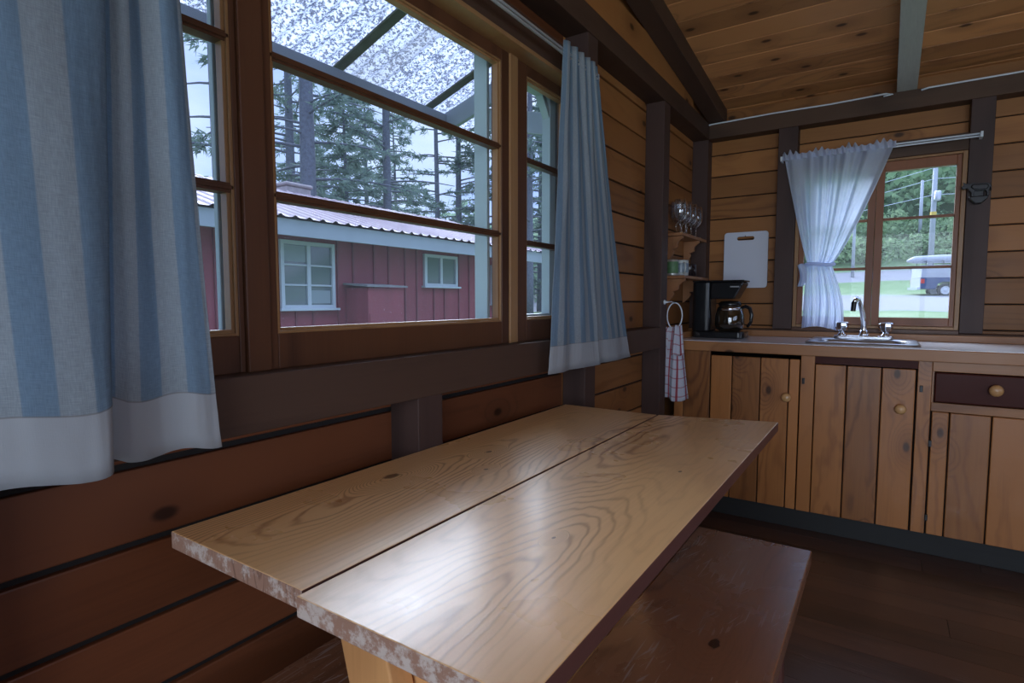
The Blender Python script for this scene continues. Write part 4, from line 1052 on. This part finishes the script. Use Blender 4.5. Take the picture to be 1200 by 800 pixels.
def pole(x, y, h, r, lab, arms=True):
    z = gz(x, y); e = empty('utility_pole', (x, y, z), lab, 'utility pole')
    MB().tube([(x,y,z-.2),(x,y,z+h)], [r, r*.75], 10).build('shaft', M['polewood'], e, smooth=True)
    if arms:
        MB().box(x-1.0, x+1.0, y-.05, y+.05, z+h-1.55, z+h-1.43).build('crossarm', M['polewood'], e)
        MB().lathe([(.0,0),(.17,.02),(.19,.1),(.19,.58),(.15,.64),(0,.66)], (x+.16, y-.36, z+h-3.75), 16).build('transformer', M['steel'], e, smooth=True)
        M['yellow'] = plain('yellow_marker', (.70,.48,.08), .5); MB().tube([(x,y,z+h-4.75),(x,y,z+h-4.35)], [r*1.05,r*1.05], 10).build('marker', M['yellow'], e)
    return e
pole(2.2, 45, 8.3, .17, 'near utility pole with a transformer behind the truck')
pole(1.80, 52, 4.8, .13, 'shorter utility pole just left of the one with the transformer', False)
pole(-2.05, 45, 5.6, .11, 'thin pole seen beside the tied curtain', False)
m = MB()
for q, (za, zb) in enumerate(((8.75, 9.3), (8.2, 8.6), (7.6, 7.6))):
    m.tube([(-14, 44+q*.2, za-.4+gz(-14,45)-2.2), (-6, 44.5+q*.1, za-.4-.9), (2.2, 45, zb+.2), (10, 44.5, zb-.2), (20, 44, zb+.4)], .018, 5)
o_ = m.build('power_lines', M['rod']); tag(o_, 'thin overhead power lines crossing in front of the green hill', 'power lines', None, 'stuff')

# ------------------------------------------------------------------ light
wd = bpy.data.worlds.new('world'); scn.world = wd; wd.use_nodes = True; nt = wd.node_tree; nt.nodes.clear()
out = nt.nodes.new('ShaderNodeOutputWorld'); bg = nt.nodes.new('ShaderNodeBackground'); tc = nt.nodes.new('ShaderNodeTexCoord')
mp = nt.nodes.new('ShaderNodeMapping'); mp.inputs['Scale'].default_value = (1,1,2.5); nz = nt.nodes.new('ShaderNodeTexNoise'); nz.inputs['Scale'].default_value = 2.6; nz.inputs['Detail'].default_value = 6
rp_ = nt.nodes.new('ShaderNodeValToRGB'); rp_.color_ramp.elements[0].position = .38; rp_.color_ramp.elements[0].color = (.36,.52,1.0,1); rp_.color_ramp.elements[1].position = .66; rp_.color_ramp.elements[1].color = (.68,.82,1.08,1)
nt.links.new(tc.outputs['Generated'], mp.inputs[0]); nt.links.new(mp.outputs[0], nz.inputs['Vector']); nt.links.new(nz.outputs[0], rp_.inputs[0]); nt.links.new(rp_.outputs[0], bg.inputs[0]); nt.links.new(bg.outputs[0], out.inputs[0])
sx_ = nt.nodes.new('ShaderNodeSeparateXYZ'); nt.links.new(tc.outputs['Generated'], sx_.inputs[0])
mr_ = nt.nodes.new('ShaderNodeMapRange'); mr_.interpolation_type = 'SMOOTHSTEP'; mr_.inputs[1].default_value = .42; mr_.inputs[2].default_value = .85; mr_.inputs[3].default_value = 1.3; mr_.inputs[4].default_value = 3.2
nt.links.new(sx_.outputs[2], mr_.inputs[0]); nt.links.new(mr_.outputs[0], bg.inputs[1])   # overcast sky, brighter overhead
def area(name, loc, rot_, sx, sy, power, col):
    l = bpy.data.lights.new(name, 'AREA'); l.shape = 'RECTANGLE'; l.size = sx; l.size_y = sy; l.energy = power; l.color = col
    o_ = bpy.data.objects.new(name, l); COL.objects.link(o_); o_.location = loc; o_.rotation_euler = rot_; return o_
area('fill_right', (XR+.12, .4, 1.5), (0, PI/2, 0), 1.1, 2.9, 16, (.75,.86,1))  # added fill lamp outside the invented right-wall opening
area('fill_rear', (.85, YB-.12, 1.2), (PI/2, 0, 0), 2.6, 1.7, 74, (.80,.89,1))  # main fill lamp, added behind the camera at the invented rear opening
sun = bpy.data.lights.new('sun', 'SUN'); sun.energy = 12; sun.angle = math.radians(58); sun.color = (.76,.86,1)      # broad low sun added for table sheen, stands for sky beyond side window
so = bpy.data.objects.new('sun', sun); COL.objects.link(so); so.rotation_euler = Vector((.62,-.62,-.42)).to_track_quat('-Z','Y').to_euler()

vs_ = scn.view_settings; scn.display_settings.display_device = 'sRGB'
vs_.view_transform = 'Standard'; vs_.look = 'None'; vs_.exposure = .05; vs_.gamma = 1; vs_.use_curve_mapping = False
